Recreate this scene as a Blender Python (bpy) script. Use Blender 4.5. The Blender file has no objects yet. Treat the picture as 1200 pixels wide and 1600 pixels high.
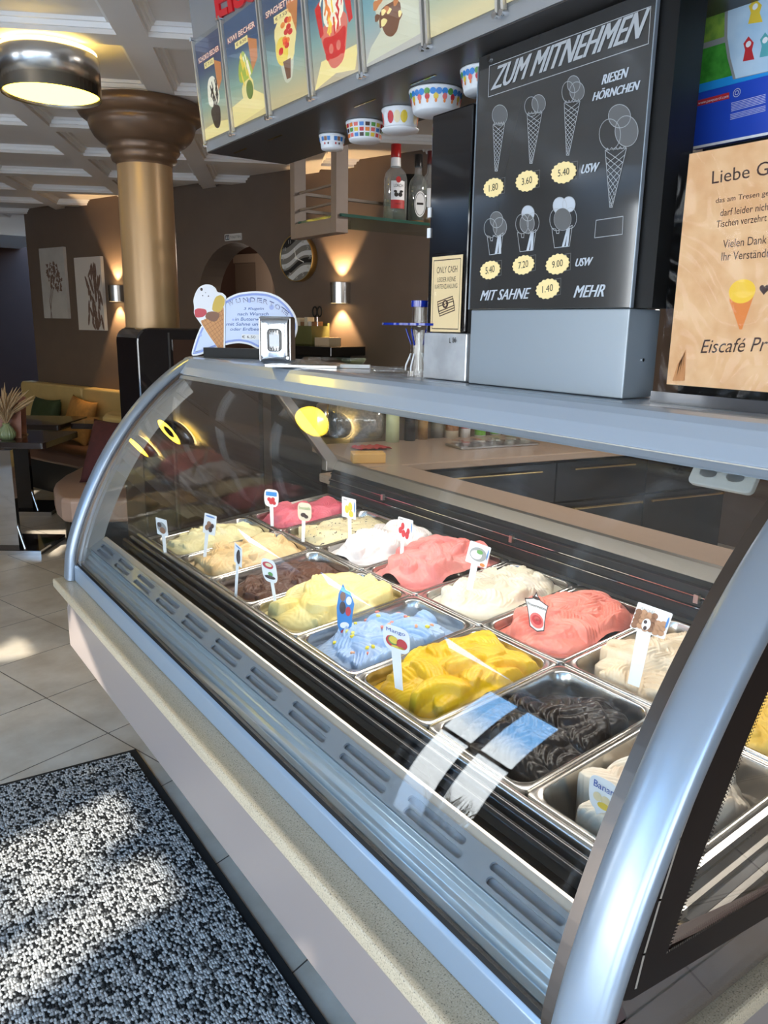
import bpy, bmesh, math, random
import numpy as np
from mathutils import Vector, Matrix
random.seed(7)
rng = np.random.default_rng(11)
PI = math.pi
SC = bpy.context.scene
COL = SC.collection

# ------------------------------------------------------------------ camera
YAW, PITCH, ROLL, FPX = 0.615376, 0.235976, 0.0161312, 1212.7
CAM = np.array([0, 0, 1.55])
_f = np.array([math.sin(YAW)*math.cos(PITCH), math.cos(YAW)*math.cos(PITCH), -math.sin(PITCH)])
_r = np.array([math.cos(YAW), -math.sin(YAW), 0.0])
_u = np.cross(_r, _f)
_r, _u = _r*math.cos(ROLL)+_u*math.sin(ROLL), -_r*math.sin(ROLL)+_u*math.cos(ROLL)
cam_data = bpy.data.cameras.new('camera')
cam = bpy.data.objects.new('camera', cam_data); COL.objects.link(cam)
cam_data.sensor_fit = 'VERTICAL'; cam_data.sensor_height = 24.0
cam_data.lens = 24.0*FPX/1600.0
cam_data.clip_start = 0.02; cam_data.clip_end = 200
cam.matrix_world = Matrix(((_r[0], _u[0], -_f[0], CAM[0]), (_r[1], _u[1], -_f[1], CAM[1]),
                           (_r[2], _u[2], -_f[2], CAM[2]), (0, 0, 0, 1)))
SC.camera = cam

# survey helpers: where a sight line from the photograph's standpoint meets a real plane of the room
def ray(x, y):
    return _r*((x-600)/FPX) - _u*((y-800)/FPX) + _f
def at(x, y, ax, v):
    d = ray(x, y); return CAM + d*((v-CAM[ax])/d[ax])
def hit(x, y, o, n):
    d = ray(x, y); o = np.asarray(o, float); n = np.asarray(n, float)
    return CAM + d*((n@(o-CAM))/(n@d))

# ------------------------------------------------------------------ light
SC.view_settings.view_transform = 'Standard'
SC.view_settings.look = 'None'
SC.view_settings.gamma = 1.0
SC.view_settings.use_curve_mapping = False
SC.view_settings.exposure = 0.5
SC.cycles.max_bounces = 10
SC.cycles.transparent_max_bounces = 24
SC.cycles.caustics_reflective = False
SC.cycles.caustics_refractive = False
SC.cycles.sample_clamp_indirect = 6.0
world = bpy.data.worlds.new('sky'); SC.world = world; world.use_nodes = True
def build_world():
    nt = world.node_tree; nt.nodes.clear()
    out = nt.nodes.new('ShaderNodeOutputWorld'); bg = nt.nodes.new('ShaderNodeBackground')
    tc = nt.nodes.new('ShaderNodeTexCoord'); sep = nt.nodes.new('ShaderNodeSeparateXYZ')
    ramp = nt.nodes.new('ShaderNodeValToRGB')
    noise = nt.nodes.new('ShaderNodeTexNoise'); noise.inputs['Scale'].default_value = 2.2; noise.inputs['Detail'].default_value = 6
    cr = nt.nodes.new('ShaderNodeValToRGB'); cr.color_ramp.elements[0].position = .58; cr.color_ramp.elements[1].position = .72
    mix = nt.nodes.new('ShaderNodeMix'); mix.data_type = 'RGBA'
    e = ramp.color_ramp.elements
    e[0].position = 0.0; e[0].color = (.86, .88, .90, 1)
    e[1].position = 1.0; e[1].color = (.16, .36, .78, 1)
    a = e.new(.17); a.color = (.86, .91, .96, 1)
    b = e.new(.24); b.color = (.22, .50, .92, 1)
    nt.links.new(tc.outputs['Generated'], sep.inputs[0]); nt.links.new(sep.outputs['Z'], ramp.inputs[0])
    nt.links.new(tc.outputs['Generated'], noise.inputs['Vector']); nt.links.new(noise.outputs['Fac'], cr.inputs[0])
    nt.links.new(cr.outputs[0], mix.inputs['Factor']); nt.links.new(ramp.outputs[0], mix.inputs[6])
    mix.inputs[7].default_value = (.95, .97, 1, 1)
    nt.links.new(mix.outputs[2], bg.inputs['Color']); bg.inputs['Strength'].default_value = SKY
    nt.links.new(bg.outputs[0], out.inputs[0])
SKY = 7.5
build_world()
def lamp(name, kind, loc, energy, color=(1, 1, 1), target=None, **kw):
    l = bpy.data.lights.new(name, kind); l.energy = energy; l.color = color
    for k, v in kw.items(): setattr(l, k, v)
    o = bpy.data.objects.new(name, l); COL.objects.link(o); o.location = loc
    if target is not None:
        o.rotation_euler = (Vector(target)-Vector(loc)).to_track_quat('-Z', 'Y').to_euler()
    return o
SUN_DIR = (0.80, 0.12, -0.62)
lamp('sun', 'SUN', (-6, 1, 6), 6.5, (1, .95, .86), target=(-6+SUN_DIR[0], 1+SUN_DIR[1], 6+SUN_DIR[2]), angle=math.radians(.7))
# daylight comes in at the glazed shop fronts: sky portals in their openings
def portal(loc, target, sx, sy):
    o = lamp('window_portal', 'AREA', loc, 1, target=target, shape='RECTANGLE', size=sx, size_y=sy)
    o.data.cycles.is_portal = True
# added counter fill, then the fluorescent strip of the display case, under its canopy
lamp('counter_fill_light', 'AREA', (2.75, 1.7, 2.5), 24.0, (1, .92, .84), target=(2.6, 1.9, 0), shape='DISK', size=.35)  # unseen fill without a fixture, added to brighten the back counter
lamp('case_light', 'AREA', (1.06, 1.53, 1.352), 5.4, (1, .94, .86), target=(1.12, 1.53, .8), shape='RECTANGLE', size=2.0, size_y=.06)

# ------------------------------------------------------------------ materials
def mat(name, col, rough=.5, metal=0, spec=.5, noise=0, nscale=20, bump=0, bscale=200, coat=0, emit=0, ecol=None, col2=None, alpha=1, trans=0, aniso=0, stretch=None):
    m = bpy.data.materials.new(name); m.use_nodes = True
    nt = m.node_tree; p = nt.nodes['Principled BSDF']
    p.inputs['Base Color'].default_value = (*col, 1); p.inputs['Roughness'].default_value = rough
    p.inputs['Metallic'].default_value = metal; p.inputs['Specular IOR Level'].default_value = spec
    p.inputs['Coat Weight'].default_value = coat; p.inputs['Coat Roughness'].default_value = .05
    p.inputs['Transmission Weight'].default_value = trans
    tc = nt.nodes.new('ShaderNodeTexCoord'); vec = tc.outputs['Object']
    if stretch:
        mp = nt.nodes.new('ShaderNodeMapping'); mp.inputs['Scale'].default_value = stretch
        nt.links.new(vec, mp.inputs[0]); vec = mp.outputs[0]
    if col2 is not None or noise:
        n = nt.nodes.new('ShaderNodeTexNoise'); n.inputs['Scale'].default_value = nscale; n.inputs['Detail'].default_value = 4
        nt.links.new(vec, n.inputs['Vector'])
        r = nt.nodes.new('ShaderNodeValToRGB'); r.color_ramp.elements[0].position = .36; r.color_ramp.elements[1].position = .64
        c2 = col2 if col2 is not None else tuple(c*(1-noise) for c in col)
        r.color_ramp.elements[0].color = (*c2, 1); r.color_ramp.elements[1].color = (*col, 1)
        nt.links.new(n.outputs['Fac'], r.inputs[0]); nt.links.new(r.outputs[0], p.inputs['Base Color'])
    if bump:
        n2 = nt.nodes.new('ShaderNodeTexNoise'); n2.inputs['Scale'].default_value = bscale; n2.inputs['Detail'].default_value = 3
        nt.links.new(vec, n2.inputs['Vector'])
        b = nt.nodes.new('ShaderNodeBump'); b.inputs['Strength'].default_value = bump; b.inputs['Distance'].default_value = .002
        nt.links.new(n2.outputs['Fac'], b.inputs['Height']); nt.links.new(b.outputs[0], p.inputs['Normal'])
    if emit:
        p.inputs['Emission Color'].default_value = (*(ecol or col), 1); p.inputs['Emission Strength'].default_value = emit
    return m
def srgb(r, g, b):
    f = lambda c: (c/255)/12.92 if c/255 <= .04045 else ((c/255+.055)/1.055)**2.4
    return (f(r), f(g), f(b))
def glass_mat(name, tint=(.97, .985, .98), f0=.04, gloss=(1, 1, 1), rough=0.0, haze=0, wavy=0):
    m = bpy.data.materials.new(name); m.use_nodes = True; nt = m.node_tree; nt.nodes.clear()
    out = nt.nodes.new('ShaderNodeOutputMaterial'); mx = nt.nodes.new('ShaderNodeMixShader')
    t = nt.nodes.new('ShaderNodeBsdfTransparent'); t.inputs[0].default_value = (*tint, 1)
    g = nt.nodes.new('ShaderNodeBsdfGlossy'); g.inputs['Roughness'].default_value = rough; g.inputs[0].default_value = (*gloss, 1)
    lw = nt.nodes.new('ShaderNodeLayerWeight'); lw.inputs['Blend'].default_value = .5
    pw = nt.nodes.new('ShaderNodeMath'); pw.operation = 'POWER'; pw.inputs[1].default_value = 5
    ma = nt.nodes.new('ShaderNodeMath'); ma.operation = 'MULTIPLY_ADD'; ma.inputs[1].default_value = 1-f0; ma.inputs[2].default_value = f0
    nt.links.new(lw.outputs['Facing'], pw.inputs[0]); nt.links.new(pw.outputs[0], ma.inputs[0]); nt.links.new(ma.outputs[0], mx.inputs[0])
    nt.links.new(t.outputs[0], mx.inputs[1]); nt.links.new(g.outputs[0], mx.inputs[2])
    if wavy:
        nz = nt.nodes.new('ShaderNodeTexNoise'); nz.inputs['Scale'].default_value = 6; nz.inputs['Detail'].default_value = 1; nz.inputs['Distortion'].default_value = 1.5; bp = nt.nodes.new('ShaderNodeBump'); bp.inputs['Strength'].default_value = 1; bp.inputs['Distance'].default_value = wavy
        tc = nt.nodes.new('ShaderNodeTexCoord'); nt.links.new(tc.outputs['Object'], nz.inputs['Vector']); nt.links.new(nz.outputs['Fac'], bp.inputs['Height']); nt.links.new(bp.outputs[0], g.inputs['Normal'])
    last = mx.outputs[0]
    if haze:
        d = nt.nodes.new('ShaderNodeBsdfDiffuse'); d.inputs[0].default_value = (.8, .84, .86, 1)
        m2 = nt.nodes.new('ShaderNodeMixShader'); m2.inputs[0].default_value = haze
        nt.links.new(last, m2.inputs[1]); nt.links.new(d.outputs[0], m2.inputs[2]); last = m2.outputs[0]
    nt.links.new(last, out.inputs[0])
    return m
M = {}
M['steel'] = mat('brushed steel', (.60, .59, .57), .28, 1, bump=.04, bscale=300, stretch=(1, .03, 1))
M['pan'] = mat('stainless pan', (.56, .54, .51), .24, 1)
M['chrome'] = mat('chrome', (.85, .86, .88), .05, 1)
M['satin'] = mat('satin silver paint', (.33, .38, .44), .30, .5, coat=.25)
M['canopy'] = mat('blue grey enamel', (.42, .49, .58), .26, .25, coat=.3)
M['sill'] = mat('light blue grey enamel', (.30, .37, .45), .28, .25, coat=.2)
M['brownsteel'] = mat('dark bronze steel', (.15, .12, .10), .3, .9)
M['black'] = mat('black plastic', (.010, .010, .010), .4, spec=.2)
M['blackgloss'] = mat('black gloss', (.008, .007, .008), .06, coat=.6)
M['blackrail'] = mat('black rail', (.03, .03, .033), .18, .3)
M['dark'] = mat('dark recess', (.02, .02, .022), .6)
M['panelmauve'] = mat('mauve grey laminate', srgb(150, 137, 130), .35, coat=.1)
M['white'] = mat('white plastic', (.82, .83, .84), .4)
M['ink'] = mat('black ink', (.015, .013, .013), .6)
M['brownink'] = mat('dark brown ink', srgb(62, 34, 26), .6)
M['blueink'] = mat('blue ink', srgb(25, 72, 165), .5)
M['glass'] = glass_mat('display glass', (.975, .985, .98), .045)
M['clear'] = glass_mat('clear acrylic', (.95, .96, .96), .05)
M['sleeve'] = glass_mat('wavy clear sleeve', (.97, .97, .97), .008, gloss=(.7, .7, .7), rough=.08, wavy=.022)
M['bottleglass'] = glass_mat('bottle glass', (.95, .97, .95), .07, haze=.10)
M['greenglass'] = glass_mat('green glass shelf', (.55, .72, .64), .06)
M['frit'] = glass_mat('printed grey edge', (.35, .36, .36), .05, haze=.32)

# ------------------------------------------------------------------ mesh builder
V3 = lambda *a: np.array(a, float)
class F:   # a flat frame in space
    def __init__(s, o, u, v, n=None):
        s.o = np.asarray(o, float); s.u = np.asarray(u, float); s.v = np.asarray(v, float)
        s.n = np.cross(s.u, s.v) if n is None else np.asarray(n, float)
        s.n = s.n/np.linalg.norm(s.n)
    def __call__(s, a, b, c=0): return s.o+s.u*a+s.v*b+s.n*c
    def px(s, x, y):
        q = hit(x, y, s.o, s.n)-s.o
        A = np.array([[s.u@s.u, s.u@s.v], [s.u@s.v, s.v@s.v]])
        return np.linalg.solve(A, np.array([q@s.u, q@s.v]))
WORLD = F((0, 0, 0), (1, 0, 0), (0, 1, 0))
def rz(o, deg):
    c, s = math.cos(math.radians(deg)), math.sin(math.radians(deg))
    return F(o, (c, s, 0), (-s, c, 0))
class MB:
    def __init__(s): s.v = []; s.f = []; s.sm = []
    def add(s, verts, faces, smooth=False):
        k = len(s.v); s.v.extend([tuple(map(float, p)) for p in verts])
        s.f.extend([tuple(i+k for i in f) for f in faces]); s.sm.extend([smooth]*len(faces)); return s
    def box(s, x0, x1, y0, y1, z0, z1, fr=WORLD):
        p = [fr(x, y, z) for z in (z0, z1) for y in (y0, y1) for x in (x0, x1)]
        return s.add(p, [(0, 2, 3, 1), (4, 5, 7, 6), (0, 1, 5, 4), (2, 6, 7, 3), (0, 4, 6, 2), (1, 3, 7, 5)])
    def prism(s, poly, y0, y1):           # XZ outline run along Y
        n = len(poly)
        p = [(x, y0, z) for x, z in poly]+[(x, y1, z) for x, z in poly]
        return s.add(p, [tuple(range(n)), tuple(range(2*n-1, n-1, -1))]+[(i, i+n, (i+1) % n+n, (i+1) % n) for i in range(n)])
    def slab(s, poly, fr, c0=0, c1=.002):  # 2D outline in a frame, with thickness
        n = len(poly)
        p = [fr(a, b, c0) for a, b in poly]+[fr(a, b, c1) for a, b in poly]
        return s.add(p, [tuple(range(n-1, -1, -1)), tuple(range(n, 2*n))]+[(i, (i+1) % n, (i+1) % n+n, i+n) for i in range(n)])
    def flat(s, poly, fr, c=.0005):
        return s.add([fr(a, b, c) for a, b in poly], [tuple(range(len(poly)))])
    def lathe(s, prof, o, seg=32, fr=None, smooth=True, a0=0, a1=2*PI):
        fr = fr or F(o, (1, 0, 0), (0, 1, 0)); full = abs(a1-a0-2*PI) < 1e-6
        n = seg if full else seg+1; p = []
        for r, z in prof:
            for i in range(n):
                a = a0+(a1-a0)*i/seg; p.append(fr(r*math.cos(a), r*math.sin(a), z))
        fs = []
        for j in range(len(prof)-1):
            for i in range(seg):
                i2 = (i+1) % n; fs.append((j*n+i, j*n+i2, (j+1)*n+i2, (j+1)*n+i))
        return s.add(p, fs, smooth)
    def cyl(s, o, r, z0, z1, seg=24, fr=None, r1=None):
        r1 = r if r1 is None else r1
        return s.lathe([(0.00001, z0), (r, z0)], o, seg, fr, False).lathe([(r, z0), (r1, z1)], o, seg, fr).lathe([(r1, z1), (0.00001, z1)], o, seg, fr, False)
    def tube(s, path, r, seg=10, ry=None, caps=True):
        path = [np.asarray(q, float) for q in path]; n = len(path); p = []
        up = None
        for i in range(n):
            t = path[min(i+1, n-1)]-path[max(i-1, 0)]; t = t/(np.linalg.norm(t)+1e-12)
            if up is None:
                up = V3(0, 0, 1) if abs(t[2]) < .9 else V3(1, 0, 0)
            a = up-t*(up@t); a /= np.linalg.norm(a)+1e-12; b = np.cross(t, a); up = a
            rr = r[i] if hasattr(r, '__len__') else r
            for k in range(seg):
                w = 2*PI*k/seg; p.append(path[i]+a*rr*math.cos(w)+b*rr*math.sin(w))
        fs = [(i*seg+k, i*seg+(k+1) % seg, (i+1)*seg+(k+1) % seg, (i+1)*seg+k) for i in range(n-1) for k in range(seg)]
        s.add(p, fs, True)
        if caps: s.add(p[:seg], [tuple(range(seg-1, -1, -1))]); s.add(p[-seg:], [tuple(range(seg))])
        return s
    def grid(s, P, smooth=True, flip=False, mask=None):     # P[i][j] points
        n, m = len(P), len(P[0]); fs = []
        for i in range(n-1):
            for j in range(m-1):
                if mask is None or mask[i, j]:
                    q = (i*m+j, (i+1)*m+j, (i+1)*m+j+1, i*m+j+1); fs.append(q[::-1] if flip else q)
        return s.add([q for row in P for q in row], fs, smooth)
    def ball(s, o, rx, ry=None, rz_=None, seg=20, rings=12, fr=None):
        ry = ry or rx; rz_ = rz_ or rx; fr = fr or F(o, (1, 0, 0), (0, 1, 0))
        P = [[fr(rx*math.sin(PI*i/rings)*math.cos(2*PI*j/seg), ry*math.sin(PI*i/rings)*math.sin(2*PI*j/seg), -rz_*math.cos(PI*i/rings)) for j in range(seg+1)] for i in range(rings+1)]
        return s.grid(P, flip=True)
    def ribbon(s, pts, w, fr, c=.0006, closed=False):
        pts = [np.asarray(q, float) for q in pts]
        if closed: pts = pts+[pts[0]]
        for a, b in zip(pts[:-1], pts[1:]):
            d = b-a; L = np.linalg.norm(d)
            if L < 1e-7: continue
            d /= L; n = np.array([-d[1], d[0]])*w/2; e = d*w*.35
            s.flat([a-n-e, b-n+e, b+n+e, a+n-e], fr, c)
        return s
    def build(s, name, m, parent=None, bev=0, seg=2, solid=0, auto=True, weld=False, sub=0):
        me = bpy.data.meshes.new(name); me.from_pydata(s.v, [], s.f); me.polygons.foreach_set('use_smooth', s.sm)
        if weld:
            bm = bmesh.new(); bm.from_mesh(me); bmesh.ops.remove_doubles(bm, verts=bm.verts, dist=1e-5); bm.to_mesh(me); bm.free()
        me.update(); o = bpy.data.objects.new(name, me); COL.objects.link(o)
        me.materials.append(M[m] if isinstance(m, str) else m)
        if bev:
            b = o.modifiers.new('bevel', 'BEVEL'); b.width = bev; b.segments = seg; b.limit_method = 'ANGLE'; b.angle_limit = .6
        if solid:
            b = o.modifiers.new('solid', 'SOLIDIFY'); b.thickness = solid; b.offset = 0
        if sub:
            b = o.modifiers.new('sub', 'SUBSURF'); b.levels = b.render_levels = sub
        if parent is not None: adopt(o, parent)
        return o
def adopt(o, parent):
    base = parent.location if parent.parent is None else Vector((0, 0, 0))
    o.parent = parent; o.matrix_parent_inverse = Matrix.Translation(-base)
def tag(o, label, cat, group=None, kind=None):
    o['label'] = label; o['category'] = cat
    if group: o['group'] = group
    if kind: o['kind'] = kind
    return o
def thing(name, label, cat, loc, group=None):
    o = bpy.data.objects.new(name, None); COL.objects.link(o); o.location = tuple(map(float, loc)); o.empty_display_size = .05
    return tag(o, label, cat, group)
def struct(o, label=None):
    o['kind'] = 'structure'
    if label: o['label'] = label
    return o
_tc = {}
def glyphs(string, shear=0, offset=0, sp=1.0):
    key = (string, shear, offset, sp)
    if key not in _tc:
        cu = bpy.data.curves.new('t', 'FONT'); cu.body = string; cu.size = 1; cu.shear = shear; cu.offset = offset; cu.space_character = sp
        cu.resolution_u = 3
        o = bpy.data.objects.new('t', cu); COL.objects.link(o)
        dg = bpy.context.evaluated_depsgraph_get(); me = o.evaluated_get(dg).to_mesh()
        v = np.array([(q.co.x, q.co.y) for q in me.vertices]); f = [tuple(p.vertices) for p in me.polygons]
        o.evaluated_get(dg).to_mesh_clear(); bpy.data.objects.remove(o); bpy.data.curves.remove(cu)
        _tc[key] = (v, f)
    return _tc[key]
def text(mb, string, fr, p0, p1, h=None, c=.0008, **kw):
    """lettering whose box runs from p0 (lower left) to p1 (lower right), h tall, in the frame"""
    v, f = glyphs(string, **kw); lo, hi = v.min(0), v.max(0); sz = hi-lo
    p0 = np.asarray(p0, float); p1 = np.asarray(p1, float); d = p1-p0; L = np.linalg.norm(d); d /= L
    up = np.array([-d[1], d[0]])
    if h is None: h = L*sz[1]/sz[0]
    q = [(p0+d*((a-lo[0])/sz[0]*L)+up*((b-lo[1])/sz[1]*h)) for a, b in v]
    mb.add([fr(a, b, c) for a, b in q], f); return mb
def tpx(mb, string, fr, bl, br, tl, c=.0008, bold=0, **kw):
    """lettering laid on a plane: photo positions of its lower left, lower right and upper left corner"""
    v, f = glyphs(string, **kw); lo, hi = v.min(0), v.max(0); sz = hi-lo
    A, B, T = fr.px(*bl), fr.px(*br), fr.px(*tl)
    for k in ((-2, -1, 0, 1, 2) if bold else (0,)):
        mb.add([fr(*(A+(B-A)*((a-lo[0])/sz[0])+(T-A)*((b-lo[1])/sz[1])+np.array([k*bold/2, 0])), c+.00002*k) for a, b in v], f)
    return mb
def rrect(x0, x1, y0, y1, r, n=6):
    pts = []
    for cx, cy, a0 in ((x1-r, y0+r, -90), (x1-r, y1-r, 0), (x0+r, y1-r, 90), (x0+r, y0+r, 180)):
        for i in range(n+1):
            a = math.radians(a0+90*i/n); pts.append((cx+r*math.cos(a), cy+r*math.sin(a)))
    return pts
def soft(pts, n=2, k=.22):     # rounds off a closed outline
    P = [np.asarray(p, float) for p in pts]
    for _ in range(n): P = [q for i in range(len(P)) for q in (P[i]*(1-k)+P[(i+1) % len(P)]*k, P[i]*k+P[(i+1) % len(P)]*(1-k))]
    return [tuple(p) for p in P]
def ell(cx, cy, rx, ry, n=28, wob=0, k=0):
    return [(cx+rx*(1+wob*math.cos(k*2*PI*i/n))*math.cos(2*PI*i/n), cy+ry*(1+wob*math.cos(k*2*PI*i/n))*math.sin(2*PI*i/n)) for i in range(n)]
# ------------------------------------------------------------------ room shell
def holed(poly, holes, fr, depth, mb=None):
    mb = mb or MB(); bm = bmesh.new(); edges = []
    for loop in [poly]+holes:
        vs = [bm.verts.new((a, b, 0)) for a, b in loop]
        edges += [bm.edges.new((vs[i], vs[(i+1) % len(vs)])) for i in range(len(vs))]
    bmesh.ops.triangle_fill(bm, use_beauty=True, use_dissolve=False, edges=edges, normal=(0, 0, 1))
    bm.verts.index_update()
    mb.add([fr(v.co.x, v.co.y, 0) for v in bm.verts], [tuple(v.index for v in f.verts) for f in bm.faces])
    mb.add([fr(v.co.x, v.co.y, -depth) for v in bm.verts], [tuple(v.index for v in f.verts)[::-1] for f in bm.faces])
    bm.free()
    for loop in [poly]+holes:
        n = len(loop); mb.add([fr(a, b, 0) for a, b in loop]+[fr(a, b, -depth) for a, b in loop], [(i, (i+1) % n, (i+1) % n+n, i+n) for i in range(n)])
    return mb
TILE_A = -1.27810542
def floor_mat():
    m = bpy.data.materials.new('beige floor tiles'); m.use_nodes = True; nt = m.node_tree; p = nt.nodes['Principled BSDF']
    L = nt.links.new
    tc = nt.nodes.new('ShaderNodeTexCoord')
    mp = nt.nodes.new('ShaderNodeMapping'); mp.inputs['Rotation'].default_value = (0, 0, -(TILE_A+PI/2)); L(tc.outputs['Object'], mp.inputs[0])
    # after the turn: x along g2, y along -g1
    ad = nt.nodes.new('ShaderNodeVectorMath'); ad.operation = 'ADD'; ad.inputs[1].default_value = (-1.4567+4.5, -2.884+9.0, 0); L(mp.outputs[0], ad.inputs[0])
    br = nt.nodes.new('ShaderNodeTexBrick'); br.offset = 0; br.squash = 1
    for k, v in (('Scale', 1.0), ('Mortar Size', .0022), ('Mortar Smooth', .1), ('Bias', 0), ('Brick Width', .4535), ('Row Height', .4535)): br.inputs[k].default_value = v
    br.inputs['Color1'].default_value = (1, 1, 1, 1); br.inputs['Color2'].default_value = (.9, .9, .9, 1); br.inputs['Mortar'].default_value = (0, 0, 0, 1)
    L(ad.outputs[0], br.inputs['Vector'])
    n = nt.nodes.new('ShaderNodeTexNoise'); n.inputs['Scale'].default_value = 5; n.inputs['Detail'].default_value = 8; n.inputs['Roughness'].default_value = .6; L(mp.outputs[0], n.inputs['Vector'])
    r = nt.nodes.new('ShaderNodeValToRGB'); r.color_ramp.elements[0].position = .3; r.color_ramp.elements[1].position = .7
    r.color_ramp.elements[0].color = (*srgb(196, 180, 158), 1); r.color_ramp.elements[1].color = (*srgb(226, 215, 198), 1); L(n.outputs['Fac'], r.inputs[0])
    ml = nt.nodes.new('ShaderNodeMix'); ml.data_type = 'RGBA'; ml.blend_type = 'MULTIPLY'; ml.inputs['Factor'].default_value = .5
    L(r.outputs[0], ml.inputs[6]); L(br.outputs['Color'], ml.inputs[7])
    mx = nt.nodes.new('ShaderNodeMix'); mx.data_type = 'RGBA'; L(br.outputs['Fac'], mx.inputs['Factor']); L(ml.outputs[2], mx.inputs[6]); mx.inputs[7].default_value = (*srgb(88, 76, 64), 1)
    L(mx.outputs[2], p.inputs['Base Color']); p.inputs['Roughness'].default_value = .28
    b = nt.nodes.new('ShaderNodeBump'); b.invert = True; b.inputs['Distance'].default_value = .002; b.inputs['Strength'].default_value = .5; L(br.outputs['Fac'], b.inputs['Height']); L(b.outputs[0], p.inputs['Normal'])
    return m
M['floor'] = floor_mat()
M['wall'] = mat('taupe wall paint', srgb(112, 94, 80), .75, noise=.06, nscale=6, bump=.1, bscale=150)
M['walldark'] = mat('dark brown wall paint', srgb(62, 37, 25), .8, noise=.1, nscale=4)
M['ceil'] = mat('ceiling greige paint', srgb(228, 221, 213), .6, noise=.03, nscale=5)
M['mould'] = mat('white moulding', srgb(242, 239, 234), .5)
M['facade'] = mat('facade plaster', srgb(150, 140, 130), .8)
M['frame'] = mat('window frame', (.10, .10, .11), .4)
M['pane'] = glass_mat('window pane', (.97, .98, .98), .04)
M['bronze'] = mat('bronze column paint', srgb(172, 142, 106), .36, .35, noise=.05, nscale=3)

struct(MB().box(-2.6, 6, -2.6, 13, -.05, 0).build('floor', 'floor'), 'beige square floor tiles laid at an angle to the display case')
struct(MB().box(-14, -2.6, -14, 14, -.12, -.04).box(-2.6, 8, -14, -2.6, -.12, -.04).build('ground_outside', mat('pale paving', srgb(200, 196, 190), .8, noise=.2, nscale=2)), 'pale paving outside the shop front')
# coffered ceiling, beams at 27 degrees
ZC = 2.55
E1 = V3(math.sin(math.radians(27.5)), math.cos(math.radians(27.5)), 0); E2 = V3(math.cos(math.radians(27.5)), -math.sin(math.radians(27.5)), 0)
CF = F(E1*3.27+E2*-.505+V3(0, 0, ZC), E2, E1, (0, 0, 1))
cb, cm = MB(), MB()
PIT = .74
for i in range(-8, 9):
    for j in range(-9, 12):
        c = CF((i+.5)*PIT, (j+.5)*PIT)
        if not (-2.35 < c[0] < 5.6 and -2.4 < c[1] < 11.2) or (.956*c[0]+.292*c[1] > 4.9 and c[1] > 3.9): continue
        def ring(h, z): return [CF((i+.5)*PIT+sx*h, (j+.5)*PIT+sy*h, z) for sx, sy in ((-1, -1), (1, -1), (1, 1), (-1, 1))]
        def skirt(mb, h0, z0, h1, z1):
            mb.add(ring(h0, z0)+ring(h1, z1), [(k, (k+1) % 4, (k+1) % 4+4, k+4) for k in range(4)])
        skirt(cb, .37, 0, .315, 0)
        skirt(cb, .315, 0, .315, .016); skirt(cm, .315, .016, .304, .016); skirt(cm, .304, .016, .298, .032)
        skirt(cm, .298, .032, .288, .032); skirt(cm, .288, .032, .282, .044)
        cb.add(ring(.282, .044), [(0, 1, 2, 3)])
struct(cb.build('ceiling', 'ceil'), 'coffered greige ceiling with crossing flat beams')
struct(cm.build('trim_1', 'mould'), 'white stepped mouldings of the ceiling coffers')

# taupe wall with arched passage
NA = V3(.956, .292, 0); NA /= np.linalg.norm(NA)
WA = F(NA*4.17, (NA[1], -NA[0], 0), (0, 0, 1))
sL = WA.px(43, 400)[0]
sR = float((np.array([(4.17*np.linalg.norm([.956, .292])-.292*3.47)/.956, 3.47, 0]))@WA.u)
aL, aR, aT = WA.px(310, 480)[0], WA.px(431, 470)[0], WA.px(365, 379)[1]
rA = (aR-aL)/2
arch = [(aL, .001), (aR, .001)]+[((aL+aR)/2+rA*math.cos(t), aT-rA+rA*math.sin(t)) for t in np.linspace(0, PI, 20)]
struct(holed([(sL, 0), (sR, 0), (sR, ZC+.07), (sL, ZC+.07)], [arch], WA, .22).build('wall_right', 'wall'), 'taupe wall with arched passage to the toilets')
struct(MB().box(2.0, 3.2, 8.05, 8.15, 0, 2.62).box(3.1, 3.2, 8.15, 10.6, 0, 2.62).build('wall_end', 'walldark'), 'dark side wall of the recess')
cw = WA(sR, 0, 0)
struct(MB().box(cw[0], 5.3, 3.47, 3.62, 0, ZC+.07).build('wall_rear', 'wall'), 'taupe wall behind the back counter')
struct(MB().box(5.3, 5.45, -2.5, 3.62, 0, ZC+.07).build('wall_side', 'wall'), 'taupe wall at the right end of the counter room')
# passage behind the arch: end wall with a door in a pale frame
PB = F(WA((aL+aR)/2, 0, -1.1), WA.u, WA.v)
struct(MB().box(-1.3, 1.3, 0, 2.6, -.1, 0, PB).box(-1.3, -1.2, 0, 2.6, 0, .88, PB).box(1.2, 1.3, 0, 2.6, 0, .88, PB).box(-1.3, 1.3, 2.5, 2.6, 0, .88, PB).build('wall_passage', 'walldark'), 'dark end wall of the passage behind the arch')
M['doorframe'] = mat('pale brown door frame', srgb(142, 122, 106), .5)
M['doorleaf'] = mat('brown door leaf', srgb(112, 94, 80), .5)
d1 = PB.px(343, 420)[0]; d2 = PB.px(405, 420)[0]; dz = PB.px(375, 412)[1]
q = struct(MB().box(d1-.09, d1, 0, dz+.08, 0, .05, PB).box(d2, d2+.22, 0, dz+.08, 0, .05, PB).box(d1, d2, dz, dz+.08, 0, .05, PB).build('door_1', 'doorframe', bev=.004), 'pale door frame seen through the arch')
lamp('passage_fill_light', 'POINT', PB(-.3, 2.1, .55), 7, (1, .88, .75), shadow_soft_size=.1)  # unseen point light added to lift the dark passage behind the arch
MB().box(d1, d2, 0, dz, 0, .03, PB).build('door_leaf', 'doorleaf', q)
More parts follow.
